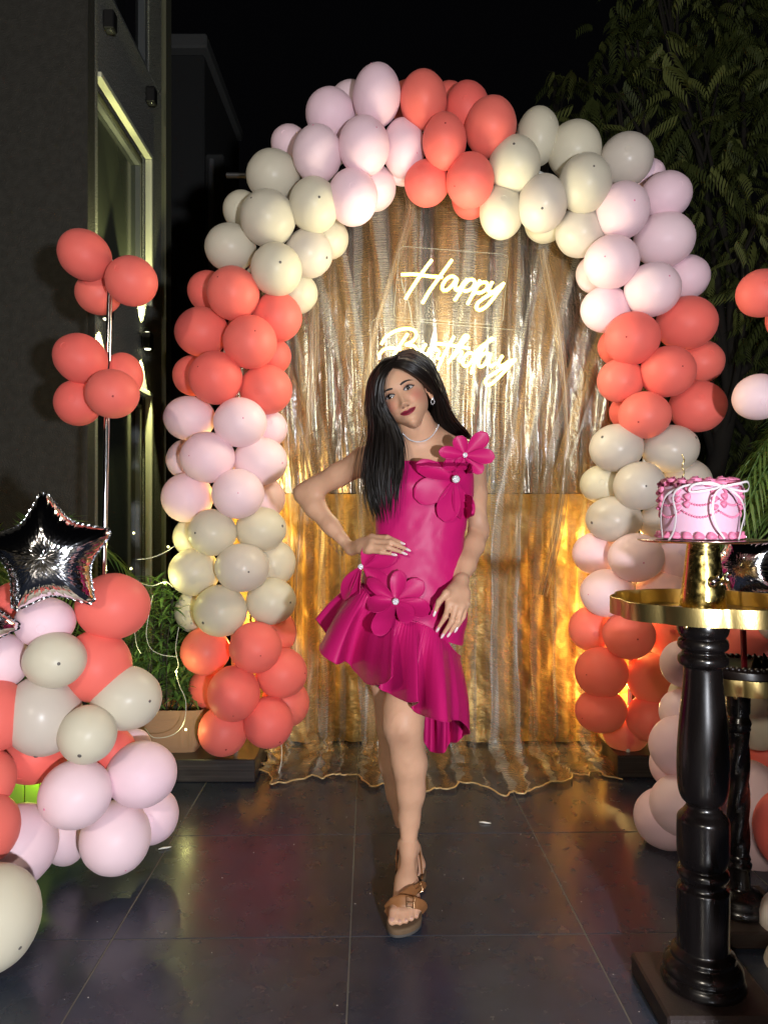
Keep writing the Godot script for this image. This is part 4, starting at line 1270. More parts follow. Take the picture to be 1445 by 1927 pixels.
func build_face():
	var white = mat(L(0.33, 0.30, 0.28), 0.3)
	var iris = mat(L(0.012, 0.006, 0.004), 0.12)
	var lash = mat(L(0.008, 0.006, 0.006), 0.6)
	var brow = mat(L(0.016, 0.011, 0.009), 0.7)
	for sd in [-1.0, 1.0]:
		var cx = 0.029 * sd
		# the white, an almond that follows the eyeball
		var eye = MB.new()
		var nu = 22; var nv = 9
		var pts = PackedVector3Array()
		var up_l = func(s): return 0.0062 * pow(max(0.0, 1.0 - s * s), 0.75) + 0.0012 * s * sd
		var lo_l = func(s): return -0.0047 * pow(max(0.0, 1.0 - s * s), 0.85) + 0.0012 * s * sd
		for j in nv:
			for i in nu:
				var s = i / (nu - 1.0) * 2.0 - 1.0
				var t = j / (nv - 1.0)
				var x = cx + s * 0.0140; var y = lerpf(up_l.call(s), lo_l.call(s), t)
				pts.append(H(x, y, 0.0012 + 0.0022 * (1.0 - s * s) * sin(PI * t)))
		eye.grid(pts, nu, nv)
		var e = obj("eye", eye, white, person)
		var mb = MB.new()
		mb.ball(H(cx - 0.0012, -0.0002, 0.0042), Vector3(0.0062, 0.0058, 0.0016), head_b, 18, 10)
		obj("iris", mb, iris, e)
		mb = MB.new()
		mb.ball(H(cx + 0.0008, 0.0016, 0.0057), Vector3(0.0009, 0.0009, 0.0004), head_b, 8, 6)
		obj("catchlight", mb, mat(L(0.9, 0.9, 0.9), 0.2), e)
		# lids and lashes
		mb = MB.new()
		var up = PackedVector3Array(); var lo = PackedVector3Array(); var crease = PackedVector3Array()
		for i in 15:
			var s = i / 14.0 * 2.0 - 1.0
			var sx = cx + s * 0.0148
			up.append(H(sx, up_l.call(s) + 0.0004, 0.0022 + 0.0016 * (1.0 - s * s)))
			lo.append(H(sx, lo_l.call(s) - 0.0002, 0.0012))
			crease.append(H(sx, up_l.call(s) + 0.0028 + 0.001 * (1.0 - s * s), 0.0016))
		up.append(H(cx + sd * 0.0175, 0.0026, 0.001)) if sd > 0 else up.insert(0, H(cx + sd * 0.0175, 0.0026, 0.001))
		mb.tube(up, PackedFloat32Array([0.0018]), 6)
		mb.tube(lo, PackedFloat32Array([0.0005]), 5)
		obj("eyelashes", mb, lash, e)
		mb = MB.new()
		mb.col = Color(0.30, 0.15, 0.09)
		mb.tube(crease, PackedFloat32Array([0.0014]), 6)
		var lid = mat(L(0.27, 0.135, 0.085), 0.5)
		obj("eyelid", mb, lid, e)
		# brow
		mb = MB.new()
		var bp = PackedVector3Array()
		for i in 13:
			var s = i / 12.0
			bp.append(H(sd * lerpf(0.0120, 0.050, s), 0.0162 + 0.0050 * sin(PI * min(1.0, s * 0.78)) - 0.0030 * s * s, 0.0006))
		mb.tube(bp, radii(13, func(s): return 0.0034 * (1.0 - 0.8 * s * s) if s > 0.1 else 0.0026), 6, 1.0, head_b.y)
		obj("eyebrow", mb, brow, person)

func dress_row(py) -> Array:      # left px, right px, depth of the centre, half depth in metres
	var ys = [852, 874, 900, 925, 950, 985, 1010, 1035, 1063, 1095, 1125, 1160, 1200, 1240]
	var lf = [716, 714, 711, 708, 706, 706, 707, 699, 687, 681, 680, 686, 697, 712]
	var rt = [886, 889, 892, 891, 888, 878, 873, 871, 872, 876, 879, 879, 872, 860]
	var dp = [2.262, 2.262, 2.26, 2.258, 2.256, 2.25, 2.25, 2.25, 2.25, 2.25, 2.25, 2.25, 2.25, 2.25]
	var hd = [0.080, 0.094, 0.108, 0.110, 0.104, 0.094, 0.094, 0.097, 0.103, 0.108, 0.113, 0.132, 0.138, 0.136]
	return [fit(ys, lf, py), fit(ys, rt, py), fit(ys, dp, py), fit(ys, hd, py)]

func dress_at(py, an, out = 0.0) -> Vector3:       # an: 0 = her left side, 90 = towards the camera
	var r = dress_row(py)
	var c = P((r[0] + r[1]) / 2.0, py, r[2])
	var a = (r[1] - r[0]) / 2.0 / F * r[2] + out
	var cs = cos(an); var sn = sin(an)
	var b = r[3] + out
	var bust = 0.0
	if sn > 0.0:
		bust = 0.014 * exp(-pow((py - 915.0) / 26.0, 2)) * (exp(-pow((cs - 0.42) / 0.33, 2)) + exp(-pow((cs + 0.42) / 0.33, 2)))
	return c + Vector3(sign(cs) * pow(abs(cs), 0.92) * a, 0, sign(sn) * pow(abs(sn), 0.86) * b + bust)

func dress_front(px, py, out = 0.0) -> Vector3:     # the front of the dress at a measured column
	var r = dress_row(py)
	var c = clampf((px - (r[0] + r[1]) / 2.0) / ((r[1] - r[0]) / 2.0), -0.995, 0.995)
	var an = acos(sign(c) * pow(abs(c), 1.0 / 0.92))
	var p = dress_at(py, an)
	return p + Vector3(0, 0, out)

func build_dress():
	var mb = MB.new()
	var nu = 140; var nv = 120
	var pts = PackedVector3Array()
	var wn = noise(1.0, 2, 33)
	for j in nv:
		var v = j / (nv - 1.0)
		for i in nu:
			var an = TAU * i / nu
			var front = max(0.0, sin(an))
			var top = 872.0 + 3.0 * cos(an) * front - 10.0 * smoothstep(0.55, 0.95, cos(an)) + 8.0 * smoothstep(-0.6, -1.0, cos(an))
			var low = 1165.0 + 36.0 * cos(an) + 10.0
			var py = lerpf(top, low, v)
			var p = dress_at(py, an)
			# drape: slanting pulls across the waist, fading towards bust and hip
			var s = cos(an) * 1.3 + (py - 980.0) / 120.0
			var amt = exp(-pow((py - 985.0) / 48.0, 2)) * smoothstep(0.5, -0.6, cos(an)) * front
			p.z += (0.0016 * sin(s * 9.0) + 0.0005 * sin(s * 19.0 + 1.0)) * amt
			var amt2 = exp(-pow((py - 1085.0) / 40.0, 2)) * smoothstep(0.0, 0.8, cos(an)) * front
			p.z += 0.0007 * sin((cos(an) * 1.2 - (py - 1085.0) / 90.0) * 12.0) * amt2
			p.z += 0.0012 * wn.get_noise_2d(cos(an) * 3.0, py * 0.02)
			pts.append(p)
	mb.grid(pts, nu, nv, true, 3.0, 3.0)
	var dress = obj("dress", mb, M.satin, person)
	# shoulder strap
	mb = MB.new()
	var sp = smooth_path([P(868, 885, 2.155), P(874, 862, 2.185), P(878, 842, 2.22), P(880, 833, 2.27), P(880, 842, 2.32), P(876, 875, 2.35)], 6)
	var wd = PackedVector3Array()
	for q in sp.size(): wd.append(Vector3(0.026, 0.008, 0))
	mb.strip(sp, wd, 0.003)
	obj("shoulder_strap", mb, M.satin, dress)
	# ---- flounce
	var cols = [
		[672, 1092, 2.29, 594, 1164, 2.32], [676, 1096, 2.25, 614, 1194, 2.28], [680, 1104, 2.19, 601, 1222, 2.14], [688, 1114, 2.155, 632, 1249, 2.07], [698, 1126, 2.135, 650, 1244, 2.17],
		[710, 1138, 2.12, 666, 1260, 2.16], [722, 1148, 2.11, 691, 1286, 2.04], [733, 1156, 2.105, 722, 1286, 1.93], [742, 1160, 2.10, 739, 1272, 1.915], [750, 1163, 2.10, 712, 1292, 2.055],
		[760, 1166, 2.10, 736, 1306, 2.05], [772, 1169, 2.10, 764, 1320, 1.96], [784, 1172, 2.10, 788, 1320, 1.925], [796, 1176, 2.10, 774, 1331, 2.05], [808, 1182, 2.105, 788, 1343, 2.04], [820, 1190, 2.11, 814, 1352, 1.95],
		[832, 1200, 2.12, 842, 1359, 1.93], [842, 1210, 2.135, 850, 1355, 2.05], [851, 1222, 2.16, 868, 1357, 2.10], [860, 1231, 2.20, 884, 1378, 2.18], [866, 1236, 2.26, 872, 1384, 2.28], [860, 1238, 2.31, 860, 1396, 2.30],
		[846, 1238, 2.35, 846, 1398, 2.36], [830, 1232, 2.365, 834, 1416, 2.34], [808, 1222, 2.37, 812, 1414, 2.40], [785, 1200, 2.375, 802, 1402, 2.36], [760, 1175, 2.38, 775, 1350, 2.42], [735, 1150, 2.38, 735, 1300, 2.38],
		[710, 1128, 2.37, 690, 1262, 2.44], [690, 1108, 2.35, 640, 1215, 2.40], [676, 1096, 2.32, 610, 1185, 2.40]]
	var seam = []; var hem = []
	for q in cols:
		seam.append(P(q[0], q[1], q[2])); hem.append(P(q[3], q[4], q[5]))
	var per = 9
	var sp2 = smooth_path(seam, per, true); var hp = smooth_path(hem, per, true)
	var n = sp2.size()
	var rows = 34
	mb = MB.new()
	pts = PackedVector3Array()
	var hemp = PackedVector3Array()
	for j in rows:
		var s = j / (rows - 1.0)
		for i in n:
			var p = sp2[i].lerp(hp[i], s)
			var out = (hp[i] - sp2[i]); out.y = 0
			var belly = sin(PI * s) * 0.012
			p += (out.normalized() if out.length() > 0.01 else Vector3(0, 0, 1)) * belly
			var gather = exp(-s * 5.0) * 0.0035
			p.z += gather * sin(i * 1.9) + 0.0015 * s * sin(i * 0.55 + 2.0 * s)
			p.x += 0.001 * s * sin(i * 0.8)
			pts.append(p)
			if j == rows - 1: hemp.append(p)
	mb.grid(pts, n, rows, true, 6.0, 2.0)
	var fl = obj("flounce", mb, M.satin, dress)
	hemp.append(hemp[0])
	mb = MB.new()
	mb.tube(hemp, PackedFloat32Array([0.0016]), 5)
	obj("rolled_hem", mb, M.satin, fl)
	mb = MB.new()
	var sp3 = PackedVector3Array()
	for q in sp2: sp3.append(q + Vector3(0, 0.001, 0.0))
	sp3.append(sp3[0])
	mb.tube(sp3, PackedFloat32Array([0.0024]), 5)
	obj("waist_seam", mb, M.satin, dress)
	# ---- fabric flowers: centre, then petals as angle, length and width in pixels, lift
	var flowers = [
		[874, 857, 2.125, [[45, 57, 29, 0.018], [-5, 54, 27, 0.022], [-46, 46, 24, 0.012], [-94, 46, 23, 0.004], [212, 46, 24, 0.010], [173, 50, 22, 0.022], [114, 38, 26, 0.014]], 5.0],
		[857, 902, 2.118, [[159, 80, 31, 0.020], [204, 84, 50, 0.008], [257, 82, 44, 0.010], [-72, 80, 36, 0.008], [62, 46, 34, 0.0]], 7.5],
		[744, 1131, 2.118, [[82, 58, 29, 0.016], [143, 66, 25, 0.024], [187, 54, 27, 0.026], [234, 66, 33, 0.020], [-45, 43, 31, 0.018], [-13, 66, 31, 0.014], [34, 64, 36, 0.010]], 6.5]]
	for fw in flowers:
		var c = P(fw[0], fw[1], fw[2])
		for q in fw[3]: petal(dress, c, fw[0], fw[1], q, Basis())
		jewel(dress, c + Vector3(0, 0, 0.012), fw[4] * 0.00152)
	# the flower on her side, seen edge on
	var c2 = P(684, 1066, 2.195)
	var tb = Basis(Vector3.UP, -0.95)
	for q in [[18, 74, 27, 0.012], [-32, 62, 31, 0.008], [-96, 82, 34, 0.018], [-125, 78, 34, 0.022], [60, 50, 28, 0.012]]: petal(dress, c2, 684, 1066, q, Basis(Vector3.UP, -0.35) if abs(q[0]) < 65 else tb)
	jewel(dress, c2 + tb * Vector3(0, 0, 0.010), 0.0085)

func petal(parent, c, cx, cy, q, tb):
	var sc = c.z / -F
	var an = deg_to_rad(q[0])
	var dir = Vector3(cos(an), sin(an), 0.0)
	var sd = Vector3(-sin(an), cos(an), 0.0)
	var ln = q[1] * sc; var wd = q[2] * sc * 0.5
	var mb = MB.new()
	var nu = 13; var nv = 15
	var rimp = PackedVector3Array(); var rim2 = PackedVector3Array()
	for side in 2:
		var pts = PackedVector3Array()
		for j in nv:
			var s = j / (nv - 1.0)
			var w = wd * (sqrt(max(0.0, 1.0 - pow((s - 0.64) / 0.36, 2.0))) if s > 0.64 else lerpf(0.10, 1.0, pow(sin(PI * 0.5 * s / 0.64), 1.25))) + 0.0006
			for i in nu:
				var t = i / (nu - 1.0) * 2.0 - 1.0
				var lift = q[3] * (0.4 + 1.1 * s) + 0.010 * (t * t) * sin(PI * s) - 0.006 * s * s
				var puff = 0.0020 * (1.0 - pow(abs(t), 4.0)) * (1.0 if side == 0 else -0.4)
				var loc = dir * ln * s + sd * w * t + Vector3(0, 0, lift + puff)
				var p = c + tb * loc
				if tb == Basis():                            # lie on the dress underneath
					var px = cx + loc.x / sc; var py = cy - loc.y / sc
					if py > 874.0 and py < (1205.0 if cy > 1100.0 else 1165.0) and px > 690.0 and px < 884.0:
						var base = dress_front(px, py).z
						if cy > 1100.0: base = lerpf(base, max(base, -2.100 + (py - 1150.0) * 0.0011), smoothstep(1120.0, 1165.0, py))
						p.z = base + 0.008 + lift + puff
				pts.append(p)
				if side == 0 and (i == 0): rimp.append(p)
				if side == 0 and (i == nu - 1): rim2.append(p)
		mb.grid(pts, nu, nv, false, 1.0, 1.0)
	var o = obj("petal", mb, M.satin, parent)
	rim2.reverse()
	rimp.append_array(rim2)
	var e = MB.new()
	e.tube(rimp, PackedFloat32Array([0.0013]), 5)
	mb = null
	var arr = e.mesh()
	o.mesh.add_surface_from_arrays(Mesh.PRIMITIVE_TRIANGLES, arr.surface_get_arrays(0))

func jewel(parent, c, r):
	var mb = MB.new()
	mb.ball(c, Vector3(r, r, r * 0.5), Basis(), 14, 8)
	for k in 7:
		var an = TAU * k / 6.0
		var rr = 0.0 if k == 6 else r * 0.68
		var q = c + Vector3(cos(an) * rr, sin(an) * rr, r * 0.42)
		mb.ball(q, Vector3.ONE * r * 0.33, Basis(Vector3(1, 1, 0).normalized(), k), 6, 4)
	obj("rhinestone_centre", mb, M.rhinestone, parent)

func lock(mb, guides, g, r0, jit, end_cut, ph):
	var i = clampi(int(g), 0, guides.size() - 2)
	var s = g - i
	var path = PackedVector3Array()
	var a = guides[i]; var b = guides[i + 1]
	var n = int(min(a.size(), b.size()) * end_cut)
	var j0 = Vector3(rng.randfn(), rng.randfn() * 0.4, rng.randfn()) * jit
	for q in n:
		var u = q / float(a.size() - 1)
		var p = a[q].lerp(b[q], s)
		p += j0 * (0.25 + u) + Vector3(sin(u * 7.0 + ph), 0, cos(u * 6.0 + ph)) * 0.0055 * u
		path.append(p)
	mb.tube(path, radii(n, func(u): return r0 * (0.55 + 0.45 * sin(PI * min(1.0, u * 1.6 + 0.1)) if u < 0.55 else 1.0 - 0.93 * pow((u - 0.55) / 0.45, 1.5))), 5, 2.2, Vector3(0.6, 0, 0.8))

func build_hair():
	var hair = mat(L(0.0075, 0.0052, 0.0042), 0.40, 0.0, 0.36)
	hair.anisotropy_enabled = true; hair.anisotropy = 0.4
	var mb = MB.new()
	# close cap over the scalp, behind the hairline
	var nu = 72; var nv = 60
	var first = mb.v.size()
	var keep = []
	var hl_x = [-0.08, -0.058, -0.050, -0.043, -0.025, -0.007, 0.011, 0.038, 0.056, 0.072, 0.08]
	var hl_y = [-0.11, -0.060, 0.010, 0.036, 0.058, 0.069, 0.064, 0.047, 0.028, -0.002, -0.03]
	for j in nv:
		var v = j / (nv - 1.0)
		var y = lerpf(0.1098, -0.09, v)
		var w = fit(HY, HW, y); var bk = fit(HY, HBK, y)
		for i in nu:
			var an = (i / float(nu) - 0.5) * TAU
			var x = w * sin(an)
			var z = face_z(x, y) if cos(an) > 0.0 else -bk * pow(abs(cos(an)), 0.9)
			var n = Vector3(x / max(w * w, 1e-5), y / 0.012 if y > 0 else 0.0, z / 0.0075).normalized()
			var need = fit(hl_x, hl_y, x)
			var inside = cos(an) < -0.05 or y > need
			if cos(an) > -0.25 and cos(an) <= 0.12 and y < 0.02 and x > 0.0: inside = false
			keep.append(inside)
			var th = 0.014 * smoothstep(-0.01, 0.03, y - need) if cos(an) > 0.0 else 0.016
			mb.vert(head_o + head_b * (Vector3(x, y, z) + n * (0.003 + th)))
	for j in nv - 1:
		for i in nu:
			var kx = (i + 1) % nu
			var q = [first + j * nu + i, first + (j + 1) * nu + i, first + (j + 1) * nu + kx, first + j * nu + kx]
			if keep[q[0] - first] and keep[q[1] - first] and keep[q[2] - first] and keep[q[3] - first]: mb.quad(q[0], q[1], q[2], q[3])
	var mk = func(rows):
		var out = []
		for r in rows:
			var ctl = []
			for k in range(0, r.size(), 3): ctl.append(P(r[k], r[k + 1], r[k + 2]))
			var path = smooth_path(ctl, 6)
			out.append(path)
		return out
	var lf = mk.call([
		[768, 664, 2.26, 735, 676, 2.26, 708, 708, 2.25, 700, 755, 2.24, 706, 805, 2.22, 702, 860, 2.19, 701, 905, 2.165, 700, 950, 2.15, 712, 985, 2.15],
		[757, 665, 2.22, 726, 680, 2.20, 703, 710, 2.19, 697, 755, 2.19, 703, 805, 2.17, 699, 855, 2.15, 698, 900, 2.135, 698, 945, 2.12, 712, 985, 2.13],
		[746, 672, 2.165, 720, 692, 2.145, 707, 722, 2.14, 704, 765, 2.14, 705, 812, 2.13, 696, 858, 2.11, 692, 905, 2.10, 704, 950, 2.10, 716, 992, 2.125],
		[741, 680, 2.135, 721, 700, 2.118, 712, 727, 2.117, 712, 765, 2.12, 724, 805, 2.12, 727, 850, 2.105, 722, 900, 2.095, 724, 948, 2.095, 732, 992, 2.12],
		[737, 690, 2.118, 722, 708, 2.108, 715, 733, 2.110, 721, 766, 2.118, 741, 801, 2.125, 756, 836, 2.125, 758, 874, 2.115, 750, 925, 2.105, 744, 985, 2.12]])
	var ph = 0.0
	for k in 300:
		ph = rng.randf() * TAU
		var g = rng.randf() * 3.999
		var cut = rng.randf_range(0.76, 1.0)
		if rng.randf() < 0.12: cut = rng.randf_range(0.62, 0.8)
		lock(mb, lf, g, rng.randf_range(0.0018, 0.0044), 0.005, cut, ph)
	for k in 170:                                        # loose single hairs
		lock(mb, lf, rng.randf() * 3.999, 0.0006, 0.015, rng.randf_range(0.85, 1.0), rng.randf() * TAU)
	var rt = mk.call([
		[752, 664, 2.24, 776, 659, 2.25, 806, 677, 2.25, 824, 712, 2.26, 837, 755, 2.29, 852, 788, 2.32, 876, 814, 2.35, 892, 832, 2.37],
		[746, 670, 2.19, 776, 668, 2.19, 805, 686, 2.20, 822, 718, 2.22, 831, 757, 2.25, 842, 790, 2.29, 862, 814, 2.33, 880, 830, 2.36],
		[741, 680, 2.145, 768, 681, 2.135, 796, 700, 2.15, 814, 727, 2.195, 824, 760, 2.25, 830, 790, 2.29, 846, 814, 2.32, 866, 830, 2.35],
		[737, 690, 2.120, 760, 694, 2.108, 784, 707, 2.118, 803, 724, 2.155, 816, 745, 2.215, 821, 785, 2.275, 832, 808, 2.30, 850, 828, 2.33]])
	for k in 230:
		lock(mb, rt, pow(rng.randf(), 0.9) * 2.999, rng.randf_range(0.0024, 0.0048), 0.0040, rng.randf_range(0.9, 1.0), rng.randf() * TAU)
	for k in 90:
		lock(mb, rt, rng.randf() * 2.999, 0.0006, 0.012, rng.randf_range(0.8, 1.0), rng.randf() * TAU)
	# back of the hair, behind neck and shoulders
	var bk2 = mk.call([
		[752, 668, 2.28, 735, 720, 2.31, 725, 790, 2.33, 722, 860, 2.37, 728, 930, 2.38, 735, 985, 2.38],
		[780, 664, 2.30, 790, 720, 2.34, 795, 790, 2.355, 798, 860, 2.38, 795, 930, 2.39, 790, 985, 2.39],
		[800, 680, 2.28, 824, 725, 2.31, 842, 790, 2.34, 862, 840, 2.385, 858, 915, 2.39, 848, 975, 2.39]])
	for k in 150: lock(mb, bk2, rng.randf() * 1.999, rng.randf_range(0.004, 0.0065), 0.008, rng.randf_range(0.85, 1.0), rng.randf() * TAU)
	obj("hair", mb, hair, person)

func build_jewels():
	var mb = MB.new()
	var pts = smooth_path([P(752, 804, 2.225), P(760, 818, 2.200), P(772, 828, 2.186), P(786, 831.5, 2.181), P(800, 829, 2.186), P(812, 821, 2.200), P(821, 809, 2.222), P(825, 800, 2.25)], 6)
	mb.tube(pts, PackedFloat32Array([0.0010]), 5)
	for k in range(0, pts.size(), 1): mb.ball(pts[k] + Vector3(0, 0, 0.001), Vector3.ONE * 0.0024, Basis(Vector3(1, 1, 1).normalized(), k), 6, 4)
	obj("necklace", mb, M.rhinestone, person)
	for sd in [1.0, -1.0]:
		mb = MB.new()
		var e = head_o + head_b * Vector3(0.076 * sd, -0.046, 0.0)
		mb.ball(e, Vector3.ONE * 0.0030, Basis(), 7, 5)
		for k in 9:
			var an = TAU * k / 9.0
			mb.ball(e + Vector3(cos(an) * 0.0052, -0.010 + sin(an) * 0.0072, 0.001), Vector3.ONE * 0.0018, Basis(), 6, 4)
		obj("earring", mb, M.rhinestone, person)
	# fine-line tattoo on the forearm: two curling strokes just proud of the skin
	var ink = mat(L(0.05, 0.04, 0.04), 0.6)
	mb = MB.new()
	for st in [[[617, 1013], [623, 1020], [622, 1026], [629, 1024], [634, 1031], [633, 1037], [640, 1036], [645, 1042]], [[612, 1010], [619, 1021], [630, 1035], [643, 1046]]]:
		var ctl = []
		var e1 = P(571, 929, 2.37); var w1 = P(660, 1033, 2.265)
		for q in st:
			var s = clampf((q[1] - 929.0) / 104.0, 0.0, 1.0)
			var ax = e1.lerp(w1, s); var r = 0.0262 if s > 0.85 else 0.030
			var p = P(q[0], q[1], -ax.z)
			var dx = clampf(Vector2(p.x - ax.x, p.y - ax.y).length(), 0.0, r * 0.98)
			var dd = -ax.z - sqrt(max(0.0, r * r - dx * dx)) - 0.001
			ctl.append(P(q[0], q[1], dd))
		mb.tube(smooth_path(ctl, 5), PackedFloat32Array([0.0008]), 5)
	obj("tattoo", mb, ink, person)

func build_sandals(an1, an2):
	for which in 2:
		var an = an1 if which == 0 else an2
		var toe = Vector3(0.050, 0, -1.928) if which == 0 else Vector3(0.082, 0, -2.165)
		var heel = Vector3(an.x - (toe.x - an.x) * 0.12, 0.0, an.z - 0.022)
		var dir = (toe - heel); dir.y = 0
		var ln = dir.length(); dir = dir.normalized()
		var sd = Vector3(-dir.z, 0, dir.x)
		if sd.x < 0: sd = -sd
		var outline = []
		for q in [[-0.040, 0.0], [-0.034, -0.024], [0.0, -0.033], [0.07, -0.031], [0.14, -0.040], [ln - 0.04, -0.047], [ln - 0.006, -0.040], [ln + 0.012, -0.022], [ln + 0.004, 0.008], [ln - 0.022, 0.034], [ln - 0.06, 0.045], [0.11, 0.038], [0.05, 0.031], [0.0, 0.032], [-0.034, 0.024]]: outline.append(heel + dir * q[0] + sd * q[1])
		var ring = smooth_path(outline, 5, true)
		var n = ring.size()
		var cen = heel + dir * ln * 0.5
		for part in 2:
			var mb = MB.new()
			var lv = [[0.0005, 0.965], [0.003, 0.99], [0.0075, 0.985], [0.009, 0.97]] if part == 0 else [[0.0088, 0.975], [0.010, 0.995], [0.020, 1.0], [0.0245, 0.985], [0.024, 0.93], [0.0225, 0.5], [0.0225, 0.02]]
			var pts = PackedVector3Array()
			for l in lv:
				for p in ring: pts.append(cen + (p - cen) * l[1] + Vector3(0, l[0], 0))
			mb.grid(pts, n, lv.size(), true, 8.0, 1.0)
			var cork = M.cork
			obj("sole" if part == 0 else "footbed", mb, M.sole if part == 0 else cork, person)
		if which == 1: continue
		var bands = [[[728, 1722, 1.985, 0.013], [744, 1702, 1.985, 0.014], [763, 1686, 1.995, 0.014], [781, 1674, 2.03, 0.012], [797, 1667, 2.08, 0.010], [799, 1672, 2.13, 0.010]], [[727, 1712, 2.0, 0.012], [737, 1701, 1.985, 0.014], [752, 1696, 1.975, 0.015], [769, 1697, 1.972, 0.014], [784, 1700, 1.978, 0.013], [796, 1705, 2.0, 0.012], [799, 1714, 2.02, 0.010]]]
		for bnd in bands:
			var ctl = []; var wid = []
			for q in bnd: ctl.append(P(q[0], q[1], q[2])); wid.append(q[3])
			var path = smooth_path(ctl, 6)
			var wv = PackedVector3Array()
			for j in path.size():
				var tg = (path[min(j + 1, path.size() - 1)] - path[max(0, j - 1)]).normalized()
				var nn = (path[j] - Vector3(0.066, 0.045, path[j].z - 0.03)).normalized()
				wv.append(nn.cross(tg).normalized() * wid[min(j / 6, wid.size() - 1)])
			var mb = MB.new()
			mb.strip(path, wv, 0.0016, 5)
			obj("strap", mb, M.tan_leather, person)
		for q in [[787, 1671, 2.035, 14, 0.35], [773, 1699, 1.962, 13, -0.1]]:
			var c = P(q[0], q[1], q[2]) + Vector3(0, 0.002, 0.004)
			var b = Basis(Vector3(0, 0, 1), q[4]) * Basis(Vector3.RIGHT, -0.35)
			var mb = MB.new()
			var rr = PackedVector3Array()
			for s in [[-1, -1], [1, -1], [1, 1], [-1, 1], [-1, -1]]: rr.append(c + b * Vector3(s[0] * 0.0095, s[1] * 0.0115, 0))
			mb.tube(rr, PackedFloat32Array([0.0014]), 6)
			mb.tube(PackedVector3Array([c + b * Vector3(-0.0095, 0, 0), c + b * Vector3(0.010, 0, 0.001)]), PackedFloat32Array([0.0010]), 5)
			obj("buckle", mb, mat(L(0.35, 0.22, 0.12), 0.25, 1.0), person)
		# heel strap
		var loop = smooth_path([an + Vector3(-0.036, -0.075, 0.03), an + Vector3(-0.036, -0.055, 0.0), an + Vector3(-0.030, -0.045, -0.035), an + Vector3(0.0, -0.045, -0.052), an + Vector3(0.030, -0.045, -0.035), an + Vector3(0.035, -0.06, 0.01), an + Vector3(0.037, -0.08, 0.05)], 6)
		var wv2 = PackedVector3Array()
		for q in loop.size(): wv2.append(Vector3(0, 0.008, 0))
		var mb3 = MB.new()
		mb3.strip(loop, wv2, 0.0016, 4)
		obj("heel_strap", mb3, M.tan_leather, person)
		mb3 = MB.new()
		for q in [[-0.039, -0.052, 0.0], [-0.038, -0.072, 0.028]]: mb3.ball(an + Vector3(q[0], q[1], q[2]), Vector3(0.003, 0.007, 0.007), Basis(), 8, 6)
		obj("buckle", mb3, mat(L(0.35, 0.22, 0.12), 0.25, 1.0), person)

func star_balloon(called, label, c, size, b, group = ""):
	var o = thing(called, label, "foil balloon", c, group)
	var mb = MB.new()
	var nu = 240; var nv = 30
	var n = noise(1.0, 3, 17)
	var edge = func(an):
		var f = fposmod(an / TAU * 5.0 + 0.5, 1.0) - 0.5        # 0 on a point of the star
		var s = abs(f) * 2.0
		var tipr = 1.0; var inr = 0.575
		var a0 = PI / 5.0 * s                                   # straight edges between point and notch, both rounded
		var q = tipr * inr * sin(PI / 5.0) / (tipr * sin(a0) + inr * sin(PI / 5.0 - a0))
		return lerpf(q, 0.91, exp(-pow(s / 0.07, 2))) + 0.03 * exp(-pow((1.0 - s) / 0.2, 2))
	for side in [1.0, -1.0]:
		var pts = PackedVector3Array()
		for j in nv:
			var s = pow(j / (nv - 1.0), 0.85)
			for i in nu:
				var an = TAU * i / nu + PI / 2
				var R = lerpf(0.72, edge.call(an - PI / 2), pow(s, 1.3)) * size
				var f = abs(fposmod((an - PI / 2) / TAU * 5.0 + 0.5, 1.0) - 0.5) * 2.0
				var puff = size * 0.40 * pow(max(0.0, 1.0 - pow(s, 2.4)), 0.62) * (1.0 - 0.12 * s * s * (1.0 - f))
				var wr = pow(s, 8.0) * (1.0 - pow(s, 22.0)) * size
				puff += wr * (0.036 * sin(i * 0.93 + 2.0 * n.get_noise_1d(i * 0.1)) + 0.03 * sin(i * 2.1 + 1.0)) * (0.35 + 0.65 * f)
				puff += size * 0.006 * n.get_noise_2d(s * 6.0 * cos(an) * 3.0, s * 6.0 * sin(an) * 3.0)
				pts.append(b * Vector3(cos(an) * R * s, sin(an) * R * s, side * max(0.0, puff)))
		if side > 0: mb.grid(pts, nu, nv, true)
		else:
			var flip = PackedVector3Array()
			for j in nv: flip.append_array(pts.slice((nv - 1 - j) * nu, (nv - j) * nu))
			mb.grid(flip, nu, nv, true)
	obj("foil_skin", mb, M.foil, o)
	mb = MB.new()
	var seam = PackedVector3Array()
	for row in [0.985, 1.035]:
		for i in nu:
			var an = TAU * i / nu
			var R = edge.call(an) * size * row
			seam.append(b * Vector3(cos(an + PI / 2) * R, sin(an + PI / 2) * R, 0.0025 * sin(i * 1.7) * (row - 0.98) * 18.0))
	mb.grid(seam, nu, 2, true)
	obj("seam", mb, M.foil, o)
	return o

